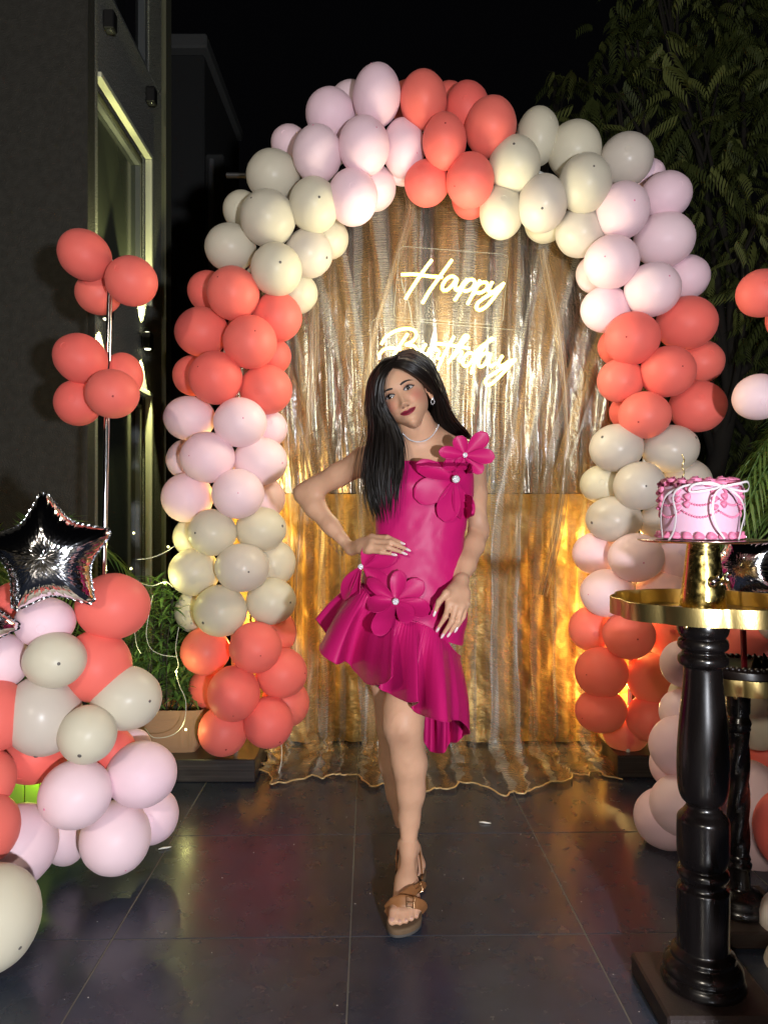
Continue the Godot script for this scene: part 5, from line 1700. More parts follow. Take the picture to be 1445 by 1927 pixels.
func build_left_corner():
	# dark wood-grain step that the planter and the left leg of the arch stand on
	var wood = mat(Color(1, 1, 1), 0.35)
	var gn = noise(0.02, 4, 44)
	wood.albedo_texture = tex(256, func(x, y):
		var g = 0.5 + 0.5 * gn.get_noise_2d(x * 0.35, y * 9.0)
		return Color(0.018, 0.014, 0.012).lerp(Color(0.065, 0.052, 0.045), pow(clampf(g, 0, 1), 1.6)).linear_to_srgb())
	M.step = wood
	for q in [[-1.245, -0.525, -3.03, -3.36, "low dark wood-grain step under the planter and the arch's left leg"], [0.965, 1.75, -3.08, -3.42, "low dark wood-grain step under the arch's right leg"]]:
		var mb = MB.new()
		mb.box(Vector3((q[0] + q[1]) / 2, 0.047, (q[2] + q[3]) / 2), Vector3(q[1] - q[0], 0.092, q[2] - q[3]), Basis(), 0.003)
		for k in mb.uv.size(): mb.uv[k] = Vector2(mb.v[k].x * 0.9, (mb.v[k].y + mb.v[k].z) * 2.2)
		tag(obj("step", mb, wood), q[4], "step", "low steps under the arch")
	# planter
	var pl = thing("planter", "ribbed terracotta box planter beside the arch's left leg", "planter", Vector3(-1.01, 0.094, -3.20))
	var clay = mat(L(0.33, 0.185, 0.10), 0.7)
	clay.heightmap_enabled = true; clay.heightmap_texture = grey_tex(noise(0.2, 3, 46), 256); clay.heightmap_scale = 0.1; clay.uv1_scale = Vector3(3, 3, 3)
	var mb = MB.new()
	var pts = PackedVector3Array()
	var nu = 160
	var prof = [[0.0, 0.86], [0.02, 0.88], [0.022, 0.90], [0.06, 0.915], [0.14, 0.965], [0.142, 1.0], [0.178, 1.01], [0.180, 0.985], [0.150, 0.94], [0.148, 0.02]]
	for r in prof:
		for i in nu:
			var an = TAU * i / nu
			var cx = cos(an); var sn = sin(an)
			var x = sign(cx) * pow(abs(cx), 0.18) * 0.255; var z = sign(sn) * pow(abs(sn), 0.18) * 0.10
			var rib = 0.0
			if r[0] > 0.03 and r[0] < 0.14: rib = 0.004 * smoothstep(0.2, 0.5, sin(x * 150.0)) * (1.0 if abs(sn) > 0.5 else 0.0)
			pts.append(Vector3(x * r[1], r[0], z * r[1] + rib * sign(sn)))
	mb.grid(pts, nu, prof.size(), true, 4.0, 2.0)
	obj("pot", mb, clay, pl)
	mb = MB.new()
	mb.box(Vector3(0, 0.140, 0), Vector3(0.46, 0.02, 0.17), Basis(), 0.004)
	obj("soil", mb, mat(L(0.018, 0.013, 0.01), 0.95), pl)
	# leafy shrub in the planter
	var leaf = MB.new()
	var lp = PackedVector3Array()
	for j in 6:
		var s = j / 5.0
		var w = 0.0075 * sin(PI * pow(s * 0.96 + 0.02, 0.8))
		for t in [-1.0, 0.0, 1.0]: lp.append(Vector3(t * w, -0.03 * s * s - 0.002 * (1.0 - abs(t)), s * 0.085))
	leaf.grid(lp, 3, 6)
	var lm = leaf.mesh()
	var sh = thing("shrub", "narrow-leaved green shrub growing in the terracotta planter", "shrub", Vector3(-1.01, 0.24, -3.20))
	var stems = MB.new()
	var xf = []
	for k in 34:
		var base = Vector3(rng.randf_range(-0.17, 0.17), 0, rng.randf_range(-0.06, 0.06))
		var tip = base + Vector3(rng.randf_range(-0.12, 0.12), rng.randf_range(0.26, 0.62), rng.randf_range(-0.10, 0.12))
		if k > 26: tip.y = rng.randf_range(0.1, 0.25)
		var path = smooth_path([base, base.lerp(tip, 0.5) + Vector3(rng.randf_range(-0.03, 0.03), 0.03, 0), tip], 5)
		stems.tube(path, radii(path.size(), func(s): return 0.0035 - 0.0022 * s), 5)
		for q in 46:
			var s = rng.randf_range(0.25, 1.0)
			var p = base.lerp(tip, s)
			var b = Basis(Vector3.UP, rng.randf() * TAU) * Basis(Vector3.RIGHT, rng.randf_range(-1.1, 0.25))
			xf.append(Transform3D(b.scaled(Vector3.ONE * rng.randf_range(0.6, 1.05)), p))
	obj("stems", stems, M.bark, sh)
	multi("foliage", lm, M.leaf, xf, sh)
	# feathery small plant in front of the pot
	var fp = thing("fern", "small feathery green sprig at the planter's front", "plant", Vector3(-1.085, 0.155, -3.07))
	var fmesh = leaf_mesh(9, 0.10, 0.022, 0.003, 0.03).mesh()
	xf = []
	for k in 16: xf.append(Transform3D(Basis(Vector3.UP, rng.randf() * TAU) * Basis(Vector3.RIGHT, rng.randf_range(-1.0, 0.4)), Vector3(rng.randf_range(-0.02, 0.02), rng.randf_range(-0.03, 0.05), 0)))
	multi("fronds", fmesh, mat(L(0.06, 0.12, 0.03), 0.5), xf, fp)
	# palms behind the star
	palm(Vector3(-1.62, 0.10, -3.35), "arching palm fronds showing behind the silver star balloon", [[-2.4, 0.85, 0.15, 0.45], [-0.5, 0.88, 0.15, 0.40], [0.6, 0.86, 0.12, 0.34], [-1.4, 0.92, 0.12, 0.42], [-2.9, 0.90, 0.2, 0.50], [2.2, 0.8, 0.15, 0.4]])
	# the pole with coral balloons
	var pole = thing("balloon_pole", "slim chrome pole carrying two coral balloon clusters before the house", "pole", Vector3.ZERO)
	mb = MB.new()
	var bot = P(186, 1000, 2.75); bot.y = 0.02
	mb.tube(PackedVector3Array([bot, P(208, 489, 2.75)]), PackedFloat32Array([0.0105]), 14)
	obj("shaft", mb, M.chrome, pole)
	mb = MB.new()
	mb.lathe(PackedVector2Array([Vector2(0.16, 0.0), Vector2(0.16, 0.012), Vector2(0.03, 0.02), Vector2(0.012, 0.03)]), Vector3(bot.x, 0.001, bot.z), 30)
	obj("base", mb, M.chrome, pole)
	var g = "balloons on the chrome pole"
	for r in [[160, 480, 50, 46, 2.69, "coral balloon topmost on the chrome pole", -38], [248, 529, 48, 46, 2.68, "coral balloon sticking out right at the top of the chrome pole", 0], [186, 552, 42, 40, 2.82, "coral balloon behind the pole in its upper cluster", 0], [152, 675, 50, 46, 2.70, "coral balloon upper left in the pole's lower cluster", -30], [232, 706, 37, 42, 2.82, "coral balloon half hidden behind the pole's lower cluster", 0], [212, 741, 49, 46, 2.64, "coral balloon front lowest right of the pole's lower cluster", 0], [147, 758, 43, 43, 2.74, "coral balloon lower left in the pole's lower cluster", 0]]:
		balloon(r[0], r[1], r[2], r[3], r[4], "coral", r[5], g, [0.35, 0.25] if r[0] == 212 else null, r[6])
	# the heap of balloons in the left corner
	g = "balloons heaped in the left corner"
	var rows = [
		[213, 1141, 68, 62, 2.16, "coral", "big coral balloon beside the star's right point", null],
		[85, 1171, 55, 47, 2.08, "pink", "pale pink balloon right under the silver star", null],
		[104, 1242, 57, 52, 2.02, "cream", "greyish cream balloon with dark spot below the star", [0.5, -0.05]],
		[183, 1254, 63, 68, 2.14, "coral", "coral balloon beside the spotted cream one in the left heap", null],
		[238, 1313, 65, 59, 2.14, "cream", "cream balloon sticking out towards the planter", [0.85, -0.05]],
		[82, 1345, 69, 76, 2.06, "cream", "biggest mauve-grey cream balloon, middle of the left heap", [0.0, 0.9]],
		[165, 1382, 53, 54, 2.02, "cream", "cream balloon with low dark spot above the pink ones", [0.1, 0.45]],
		[-6, 1345, 54, 67, 2.0, "coral", "coral balloon cut by the picture's left edge, mid-heap", null],
		[-1, 1245, 53, 54, 2.06, "pink", "pale pink balloon at the left edge under the star", null],
		[62, 1420, 64, 53, 2.16, "coral", "coral balloon behind the biggest cream one", null],
		[212, 1412, 42, 42, 2.20, "coral", "small coral balloon wedged behind the spotted cream one", null],
		[252, 1402, 32, 30, 2.32, "pink", "small pinkish balloon nearest the planter's foot", null],
		[143, 1494, 66, 63, 2.05, "pink", "pale pink balloon with pink nipple, front low left heap", [-0.5, 0.1]],
		[267, 1457, 65, 60, 2.16, "pink", "pale pink balloon outermost right of the left heap", null],
		[218, 1576, 64, 67, 2.17, "pink", "lowest pale pink balloon touching the floor tiles", [0.5, 0.65]],
		[288, 1535, 47, 51, 2.32, "pink", "pale pink balloon behind the lowest one, towards the step", null],
		[38, 1590, 67, 76, 2.06, "pink", "pale pink balloon low at the left edge", null],
		[124, 1570, 42, 56, 2.26, "pink", "pale pink balloon in shade between two low pink ones", null],
		[-26, 1465, 53, 56, 1.98, "coral", "coral balloon mostly outside the left edge", null],
		[-36, 1560, 69, 70, 1.92, "coral", "coral balloon cut by the left edge above the floor", null],
		[-16, 1729, 86, 97, 1.76, "cream", "huge grey cream balloon at the lower left edge", [0.85, 0.35]],
		[-60, 1660, 60, 60, 1.95, "pink", "pink balloon outside the left edge", null],
		[30, 1140, 46, 46, 2.22, "coral", "coral balloon behind the star's lower points", null]]
	for r in rows:
		if r[0] == -60: continue
		balloon(r[0], r[1], r[2], r[3], r[4], r[5], r[6], g, r[7], rng.randf_range(-12, 12))
	star_balloon("star_balloon", "large silver foil star balloon on top of the left balloon heap", P(93, 1045, 1.98), 0.178, Basis(Vector3.UP, 0.18) * Basis(Vector3.RIGHT, 0.06) * Basis(Vector3(0, 0, 1), 0.07), "silver foil star balloons")
	star_balloon("star_balloon", "second silver foil star balloon cut by the left picture edge", P(-76, 1172, 1.92), 0.150, Basis(Vector3.UP, 0.5) * Basis(Vector3(0, 0, 1), -0.45), "silver foil star balloons")
	# green slatted crate glimpsed between the balloons
	var cr = thing("slatted_crate", "lime green slatted crate glimpsed between the low left balloons", "crate", Vector3(-1.115, 0, -2.42))
	for k in 6:
		mb = MB.new()
		mb.box(Vector3(-0.125 + k * 0.05, 0.16, 0), Vector3(0.046, 0.32, 0.012), Basis(), 0.002)
		obj("slat", mb, mat(L(0.30, 0.44, 0.09), 0.5), cr)
	mb = MB.new()
	mb.box(Vector3(0, 0.05, -0.10), Vector3(0.30, 0.10, 0.18), Basis(), 0.003)
	obj("box", mb, mat(L(0.26, 0.38, 0.08), 0.6), cr)
	var ll = thing("lamp", "small unseen lime-tinted lamp behind the left heap, lighting the green crate", "lamp", Vector3(-1.10, 0.27, -2.36))  # out of view behind the balloons; lights the crate slats
	mb = MB.new()
	mb.ball(Vector3.ZERO, Vector3(0.022, 0.022, 0.022), Basis(), 10, 8)
	obj("bulb", mb, glow(Color(0.85, 1.0, 0.35), 5.0), ll)
	omni("unseen_lime_lamp_light", ll.position, Color(0.85, 1.0, 0.40), 0.016, 0.02, 3.0)
	string_lights()

func string_lights():
	var s = thing("string_light", "white string light with small glowing bulbs draped over the shrub and planter", "string light", Vector3.ZERO)
	var runs = [
		[[258, 1053, 3.02], [283, 1050, 3.04], [310, 1040, 3.06], [333, 1025, 3.08]], [[266, 1097, 3.03], [277, 1101, 3.0], [290, 1102, 3.0], [312, 1095, 3.02], [326, 1105, 3.04]],
		[[288, 1120, 3.02], [280, 1160, 3.0], [276, 1195, 3.0], [284, 1220, 2.98], [305, 1232, 2.98], [332, 1236, 3.0]], [[337, 1180, 3.02], [331, 1220, 3.0], [336, 1250, 3.0], [332, 1265, 2.98], [338, 1290, 2.97], [350, 1320, 2.96], [346, 1360, 2.95], [325, 1383, 2.95], [290, 1388, 2.95], [273, 1370, 2.96]],
		[[254, 1190, 3.02], [258, 1215, 3.0], [266, 1230, 3.0]]]
	for r in runs:
		var ctl = []
		for q in r: ctl.append(P(q[0], q[1], q[2]))
		var mb = MB.new()
		mb.tube(smooth_path(ctl, 8), PackedFloat32Array([0.0013]), 6)
		obj("wire", mb, M.white_cable, s)
	for q in [[317, 1029, 3.07], [247, 1070, 3.0], [310, 1097, 3.0], [244, 1236, 2.96], [332, 1264, 2.96], [350, 1373, 2.94], [252, 1003, 3.1]]:
		var mb = MB.new()
		var p = P(q[0], q[1], q[2])
		mb.ball(p, Vector3.ONE * 0.0052, Basis(), 8, 6)
		obj("bulb", mb, glow(Color(1.0, 1.0, 0.68), 4.0), s)
		omni("string_bulb_light", p, Color(1.0, 0.98, 0.62), 0.010, 0.01, 2.0)

func palm(at, label, fr):
	var o = thing("palm", label, "palm", at, "palms beside the terrace")
	for q in fr:
		var mb = MB.new()
		var dir = Vector3(cos(q[0]), 0, sin(q[0]))
		var ctl = [Vector3(0, 0, 0), Vector3(0, q[1] * 0.6, 0) + dir * q[2] * 0.3, Vector3(0, q[1], 0) + dir * q[2], Vector3(0, q[1] * 0.95, 0) + dir * (q[2] + q[3] * 0.45), Vector3(0, q[1] * 0.68, 0) + dir * (q[2] + q[3])]
		var path = smooth_path(ctl, 10)
		mb.tube(path, radii(path.size(), func(s): return 0.006 - 0.0045 * s), 6)
		for k in range(12, path.size()):
			var tg = (path[min(k + 1, path.size() - 1)] - path[k - 1]).normalized()
			var s = (k - 12.0) / (path.size() - 12.0)
			for sd in [-1.0, 1.0]:
				for half in 2:
					var p0 = path[k] - tg * 0.010 * half
					var side = tg.cross(Vector3.UP).normalized() * sd
					var d = (side * 0.8 + tg * 0.75 + Vector3(0, rng.randf_range(-0.15, 0.3), 0)).normalized()
					var ln = 0.26 * (1.0 - 0.55 * s) * rng.randf_range(0.85, 1.1)
					var w = tg * 0.0075
					var a = mb.vert(p0); var b = mb.vert(p0 + d * ln * 0.4 + w); var c = mb.vert(p0 + d * ln * 0.4 - w); var e = mb.vert(p0 + d * ln + Vector3(0, -0.05, 0))
					mb.tri(a, b, c); mb.tri(b, e, c)
		obj("frond", mb, M.leaf, o)

func build_right_corner():
	var g = "balloons in the right corner"
	var rows = [
		[1285, 1249, 42, 44, 2.55, "pink", "pale balloon behind the neck of the tall black table", null],
		[1300, 1312, 42, 42, 2.62, "cream", "cream balloon behind the tall table's swelling post", null],
		[1281, 1340, 40, 42, 2.56, "pink", "pale pink balloon half hidden by the tall table's post", null],
		[1277, 1405, 54, 56, 2.46, "pink", "dim pink balloon beside the tall table's belly", null],
		[1266, 1440, 43, 44, 2.60, "pink", "dim pink balloon behind the one at the table's belly", null],
		[1284, 1516, 60, 57, 2.40, "pink", "pink balloon with dark tip low beside the tall table", [-0.4, 0.25]],
		[1253, 1540, 59, 56, 2.47, "pink", "lowest pink balloon on the floor beside the tall table", null],
		[1420, 1335, 66, 74, 2.45, "cream", "big dim balloon behind the twisted table post", null],
		[1402, 1538, 88, 106, 2.42, "pink", "largest dim pink balloon behind the twisted table post", [0.2, -0.35]],
		[1424, 1218, 62, 66, 2.42, "coral", "coral balloon glowing behind the lower gold tray", null],
		[1450, 1425, 52, 52, 2.52, "coral", "coral balloon between the two big dim ones", null],
		[1492, 1563, 68, 78, 1.95, "coral", "bright coral balloon cut by the right picture edge", null],
		[1490, 1738, 58, 62, 1.9, "cream", "cream balloon low at the right picture edge", null],
		[1504, 1835, 62, 66, 1.8, "cream", "lowest cream balloon at the right picture edge", null],
		[1432, 552, 45, 44, 2.72, "coral", "coral balloon floating alone against dark leaves at right edge", null],
		[1426, 747, 46, 43, 2.72, "pink", "white-pink balloon floating above the cake at right edge", null],
		[1490, 600, 46, 44, 2.76, "coral", "coral balloon just past the right edge on the second pole", null],
		[1470, 1165, 46, 46, 2.3, "cream", "cream balloon just under the tray at the right edge", null]]
	for r in rows: balloon(r[0], r[1], r[2], r[3], r[4], r[5], r[6], g, r[7], rng.randf_range(-8, 8))
	# unseen balloons past the right edge, placed to shade the table's foot
	for q in [[0.78, 0.11, -0.95, "pink", "pink balloon on the floor, inner one of the unseen heap past the right edge"], [0.98, 0.11, -0.80, "cream", "cream balloon on the floor, outer one of the unseen heap past the right edge"], [0.79, 0.30, -0.88, "coral", "coral balloon of the second layer in the unseen heap past the right edge"], [0.99, 0.31, -0.98, "pink", "pink balloon of the second layer in the unseen heap past the right edge"], [0.80, 0.49, -0.84, "pink", "pink balloon of the third layer in the unseen heap past the right edge"], [0.99, 0.50, -0.90, "coral", "coral balloon of the third layer in the unseen heap past the right edge"], [0.81, 0.665, -0.88, "cream", "cream balloon of the fourth layer in the unseen heap past the right edge"], [1.00, 0.66, -0.84, "pink", "pink balloon under the topmost one of the unseen heap past the right edge"], [0.93, 0.85, -0.90, "coral", "topmost coral balloon of the unseen heap past the right edge"]]:
		balloon(722.5 + q[0] * F / -q[2], 963.5 - (q[1] - EYE) * F / -q[2], 0.105 * F / -q[2], 0.105 * F / -q[2], -q[2], q[3], q[4], "balloons of the unseen heap past the right edge")
	# the second pole stands just outside the frame
	var pole = thing("balloon_pole", "second chrome pole at the right edge behind its two loose balloons", "pole", Vector3.ZERO)
	var mb = MB.new()
	var top = P(1466, 520, 2.80)
	mb.tube(PackedVector3Array([Vector3(top.x, 0.02, top.z), top]), PackedFloat32Array([0.0105]), 14)
	obj("shaft", mb, M.chrome, pole)
	var b = Basis(Vector3.UP, -0.75) * Basis(Vector3(0, 0, 1), 0.35)
	star_balloon("star_balloon", "silver foil star balloon wedged behind the gold cake stand", P(1402, 1066, 1.98), 0.115, b, "silver foil star balloons")
	# crumpled chrome neck of that balloon
	mb = MB.new()
	var n = noise(60.0, 2, 5)
	for q in [[1345, 1093, 1.62, 0.012], [1352, 1086, 1.62, 0.009], [1340, 1100, 1.62, 0.010], [1358, 1098, 1.625, 0.007], [1366, 1090, 1.64, 0.012], [1370, 1079, 1.64, 0.008]]:
		mb.ball(P(q[0], q[1], q[2]), Vector3(q[3], q[3] * 0.7, q[3] * 0.6), Basis(Vector3(1, 2, 1).normalized(), q[0]), 9, 7)
	for k in mb.v.size(): mb.v[k] += Vector3.ONE * 0.003 * n.get_noise_3dv(mb.v[k])
	tag(obj("foil_bow", mb, M.chrome), "small crumpled chrome foil bow in front of the gold cone", "bow")
	palm(Vector3(1.75, 0.0, -2.95), "palm fronds lit at the right edge behind the pink cake", [[3.0, 1.38, 0.06, 0.38], [3.2, 1.50, 0.04, 0.36], [2.6, 1.26, 0.03, 0.36], [3.45, 1.40, 0.05, 0.46], [3.7, 1.30, 0.05, 0.42], [4.1, 1.20, 0.12, 0.5], [5.0, 1.30, 0.1, 0.5], [3.4, 1.12, 0.06, 0.42], [0.4, 1.2, 0.2, 0.6], [4.4, 1.45, 0.05, 0.4]])

func build_small():
	# rough stone kerb that the floor lamp rakes behind the arch
	var st = thing("stone_wall", "low rough stone wall raked by lamp light behind the arch's right foot", "wall", Vector3(1.35, 0, -3.62))
	var mb = MB.new()
	var n = noise(14.0, 4, 3)
	var pts = PackedVector3Array()
	for j in 60:
		for i in 200:
			var x = i / 199.0 * 1.5 - 0.75; var y = 0.42 * j / 59.0
			pts.append(Vector3(x, y, 0.03 * n.get_noise_2d(x, y) + 0.012 * n.get_noise_2d(x * 3.0, y * 3.0)))
	mb.grid(pts, 200, 60)
	mb.box(Vector3(0, 0.21, -0.09), Vector3(1.5, 0.41, 0.11), Basis(), 0.01)
	obj("stone_face", mb, mat(L(0.16, 0.15, 0.12), 0.95), st)
	# litter on the tiles
	for q in [[310, 1598, "torn white balloon scrap on the tiles near the left heap", 0.5], [912, 1550, "small white paper shred on the tiles before the curtain", -0.2]]:
		mb = MB.new()
		var c = P(q[0], q[1], EYE * F / (q[1] - 963.5))
		var path = smooth_path([Vector3(-0.02, 0.004, 0), Vector3(-0.006, 0.006, 0.003), Vector3(0.008, 0.004, 0.001), Vector3(0.022, 0.005, 0.004)], 4)
		mb.tube(path, radii(path.size(), func(s): return 0.0032 * sin(PI * (0.1 + 0.8 * s))), 6)
		var o = obj("scrap", mb, mat(L(0.7, 0.68, 0.62), 0.6))
		o.position = Vector3(c.x, 0.0, c.z); o.rotation.y = q[3]
		tag(o, q[2], "scrap")
	# specks of grit and paper on the tiles
	mb = MB.new()
	for k in 50:
		var c = Vector3(rng.randf_range(-1.5, 1.4), 0.0012, rng.randf_range(-2.9, -1.35))
		mb.ball(c, Vector3(rng.randf_range(0.0008, 0.0028), 0.0008, rng.randf_range(0.0008, 0.0022)), Basis(Vector3.UP, rng.randf() * TAU), 6, 4)
	var grit = obj("grit", mb, mat(L(0.5, 0.48, 0.44), 0.8))
	grit.set_meta("kind", "stuff")
	tag(grit, "pale specks of grit and paper scattered over the dark tiles", "grit")
	# power lead down from the sign, half seen through the pane
	mb = MB.new()
	mb.tube(smooth_path([P(754, 523, 3.05), P(762, 555, 3.07), P(770, 575, 3.08), P(774, 600, 3.09), P(786, 650, 3.1), P(795, 760, 3.1)], 6), PackedFloat32Array([0.0022]), 6)
	tag(obj("power_lead", mb, mat(L(0.12, 0.12, 0.11), 0.5)), "thin grey lead hanging from the Happy sign to the Birthday sign", "cord")
	mb = MB.new()
	mb.tube(smooth_path([P(530, 1395, 3.02), P(530, 1430, 3.0), P(525, 1455, 2.98)], 4), PackedFloat32Array([0.0016]), 5)
	tag(obj("string", mb, M.white_cable), "white string hanging below the lowest left arch balloon", "string")

func build_tables():
	var c1 = Vector3(0.712, 0, -1.665)
	var post = thing("pedestal_table", "tall black turned-wood pedestal table with scalloped gold tray top holding the pink cake", "table", c1, "pedestal tables with gold trays")
	var mb = MB.new()
	mb.box(Vector3(0, 0.025, 0), Vector3(0.245, 0.05, 0.235), Basis(), 0.005)
	var plinth_mat = mat(L(0.022, 0.014, 0.012), 0.42)
	plinth_mat.heightmap_enabled = true; plinth_mat.heightmap_texture = grey_tex(noise(0.3, 2, 95), 256); plinth_mat.heightmap_scale = 0.12; plinth_mat.uv1_scale = Vector3(5, 5, 5)
	M.plinth = plinth_mat
	obj("plinth", mb, plinth_mat, post)
	# turned profile: (radius, height)
	var pr = [[0.088, 0.052], [0.090, 0.060], [0.087, 0.070], [0.083, 0.076], [0.085, 0.082], [0.082, 0.094], [0.074, 0.104], [0.068, 0.110], [0.068, 0.118], [0.062, 0.124], [0.0565, 0.130], [0.055, 0.140], [0.0555, 0.19], [0.0555, 0.250], [0.054, 0.262], [0.049, 0.268], [0.047, 0.276], [0.051, 0.284], [0.0555, 0.294], [0.053, 0.304], [0.047, 0.310], [0.050, 0.316], [0.052, 0.322], [0.0545, 0.335], [0.0555, 0.36], [0.0555, 0.405], [0.054, 0.418], [0.048, 0.426], [0.044, 0.430], [0.040, 0.436], [0.036, 0.442], [0.036, 0.450], [0.045, 0.458], [0.0515, 0.475], [0.0545, 0.50], [0.0555, 0.535], [0.0545, 0.575], [0.051, 0.625], [0.046, 0.675], [0.0425, 0.715], [0.041, 0.745], [0.042, 0.755], [0.050, 0.760], [0.0535, 0.768], [0.0525, 0.778], [0.047, 0.784], [0.0445, 0.790], [0.052, 0.797], [0.054, 0.806], [0.051, 0.816], [0.047, 0.820], [0.052, 0.828], [0.0545, 0.838], [0.054, 0.852], [0.050, 0.860], [0.03, 0.866]]
	var pro = PackedVector2Array()
	for q in pr: pro.append(Vector2(q[0], q[1]))
	var sp = PackedVector2Array()
	for i in pro.size() - 1:
		for k in 3: sp.append(pro[i].cubic_interpolate(pro[i + 1], pro[max(0, i - 1)], pro[min(pro.size() - 1, i + 2)], k / 3.0))
	mb = MB.new()
	mb.lathe(sp, Vector3.ZERO, 40)
	obj("turned_post", mb, M.dark_wood, post)
	tray(post, Vector3(0.012, 0.868, -0.015), 0.205, 0.037, 0.2)
	# the gold cake stand
	var top = c1 + Vector3(0.004, 0.872, -0.01)
	var st = thing("cake_stand", "gold cone cake stand with a thin round plate on the scalloped tray", "cake stand", top)
	mb = MB.new()
	var prof = PackedVector2Array()
	for q in [[0.0505, 0.001], [0.0515, 0.004], [0.0505, 0.010], [0.046, 0.05], [0.040, 0.10], [0.0355, 0.140], [0.0340, 0.152], [0.0335, 0.158]]: prof.append(Vector2(q[0], q[1]))
	mb.lathe(prof, Vector3.ZERO, 40)
	var scuffed = M.gold_bright.duplicate()
	scuffed.roughness = 1.0
	scuffed.roughness_texture = noise_tex(noise(0.05, 4, 97), 256, Color(0.008, 0.008, 0.008), Color(0.09, 0.09, 0.09), 1.5)
	obj("cone", mb, scuffed, st)
	mb = MB.new()
	prof = PackedVector2Array()
	for q in [[0.001, 0.158], [0.06, 0.158], [0.13, 0.161], [0.1395, 0.164], [0.140, 0.1655], [0.1395, 0.1668], [0.06, 0.1662], [0.001, 0.1662]]: prof.append(Vector2(q[0], q[1]))
	mb.lathe(prof, Vector3.ZERO, 56)
	obj("plate", mb, mat(L(0.62, 0.52, 0.42), 0.22, 1.0), st)
	cake(top + Vector3(-0.006, 0.1685, -0.005))
	# loose end of white ribbon lying on the tray
	mb = MB.new()
	var rb = smooth_path([Vector3(0, 0, 0), Vector3(0.03, 0.012, 0.01), Vector3(0.06, 0.016, 0.02), Vector3(0.068, 0.008, 0.03), Vector3(0.05, 0.002, 0.045), Vector3(0.01, 0.001, 0.05)], 6)
	var wv = PackedVector3Array()
	for q in rb.size(): wv.append(Vector3(0.0015, 0.0035, 0.003))
	mb.strip(rb, wv, 0.0004, 3)
	var ro = obj("ribbon", mb, mat(L(0.62, 0.50, 0.44), 0.3))
	ro.position = top + Vector3(-0.135, 0.004, 0.03)
	tag(ro, "loose curl of pale ribbon lying inside the gold tray", "ribbon")
	# the second, lower table
	var c2 = Vector3(0.945, 0, -1.99)
	var p2 = thing("pedestal_table", "lower black table with rope-twist post and gold tray holding a dark chocolate cake", "table", c2, "pedestal tables with gold trays")
	mb = MB.new()
	mb.box(Vector3(0.0, 0.022, 0.0), Vector3(0.24, 0.044, 0.24), Basis(), 0.005)
	obj("plinth", mb, plinth_mat, p2)
	mb = MB.new()
	pro = PackedVector2Array()
	for q in [[0.078, 0.046], [0.080, 0.054], [0.074, 0.066], [0.066, 0.072], [0.066, 0.080], [0.056, 0.088], [0.038, 0.096], [0.030, 0.106], [0.029, 0.150], [0.033, 0.156], [0.034, 0.164], [0.028, 0.170], [0.031, 0.178], [0.029, 0.186], [0.0265, 0.19]]: pro.append(Vector2(q[0], q[1]))
	mb.lathe(pro, Vector3.ZERO, 28)
	obj("turned_foot", mb, M.dark_wood, p2)
	mb = MB.new()
	var pts = PackedVector3Array()
	var nu = 36; var nv = 90
	for j in nv:
		var y = lerpf(0.19, 0.515, j / (nv - 1.0))
		for i in nu:
			var an = TAU * i / nu
			var r = 0.0245 + 0.0042 * abs(sin((an * 3.0 + y * 62.0) * 0.5)) * 1.2
			pts.append(Vector3(cos(an) * r, y, sin(an) * r))
	mb.grid(pts, nu, nv, true)
	obj("twisted_shaft", mb, M.dark_wood, p2)
	mb = MB.new()
	pro = PackedVector2Array()
	for q in [[0.0265, 0.515], [0.031, 0.522], [0.030, 0.530], [0.033, 0.537], [0.031, 0.545], [0.0275, 0.552], [0.0265, 0.56], [0.0295, 0.566], [0.030, 0.59], [0.0305, 0.63]]: pro.append(Vector2(q[0], q[1]))
	mb.lathe(pro, Vector3.ZERO, 28)
	obj("turned_neck", mb, M.dark_wood, p2)
	tray(p2, Vector3(0.015, 0.632, 0), 0.125, 0.040, 0.75)
	# chocolate cake with triangular shards and a beaded edge
	var ck = thing("chocolate_cake", "dark chocolate cake with triangular shards on the lower gold tray", "cake", c2 + Vector3(0.015, 0.637, 0))
	var choc = mat(L(0.010, 0.006, 0.005), 0.3)
	mb = MB.new()
	pro = PackedVector2Array()
	for q in [[0.103, 0.0], [0.105, 0.004], [0.105, 0.05], [0.101, 0.056], [0.001, 0.057]]: pro.append(Vector2(q[0], q[1]))
	mb.lathe(pro, Vector3.ZERO, 40)
	obj("sponge", mb, choc, ck)
	mb = MB.new()
	for k in 44:
		var an = TAU * k / 44.0
		mb.ball(Vector3(cos(an) * 0.102, 0.060, sin(an) * 0.102), Vector3(0.0085, 0.007, 0.0085), Basis(), 8, 6)
		mb.ball(Vector3(cos(an) * 0.106, 0.006, sin(an) * 0.106), Vector3(0.0085, 0.007, 0.0085), Basis(), 8, 6)
	obj("beaded_edge", mb, choc, ck)
	for k in 4:
		mb = MB.new()
		var p = Vector3(0.005 + 0.028 * k, 0.055, 0.055 - 0.01 * k)
		var b = Basis(Vector3.UP, 0.5 + 0.12 * k) * Basis(Vector3(0, 0, 1), 0.06)
		var q0 = [Vector3(-0.022, 0, 0), Vector3(0.028, 0, 0), Vector3(-0.006, 0.042, 0)]
		for side in [0.0, 0.004]:
			var i0 = mb.vert(p + b * (q0[0] + Vector3(0, 0, side))); var i1 = mb.vert(p + b * (q0[1] + Vector3(0, 0, side))); var i2 = mb.vert(p + b * (q0[2] + Vector3(0, 0, side)))
			if side == 0.0: mb.tri(i0, i1, i2)
			else: mb.tri(i0, i2, i1)
		for e in 3:
			var f = (e + 1) % 3
			mb.quad(mb.vert(p + b * q0[e]), mb.vert(p + b * q0[f]), mb.vert(p + b * (q0[f] + Vector3(0, 0, 0.004))), mb.vert(p + b * (q0[e] + Vector3(0, 0, 0.004))))
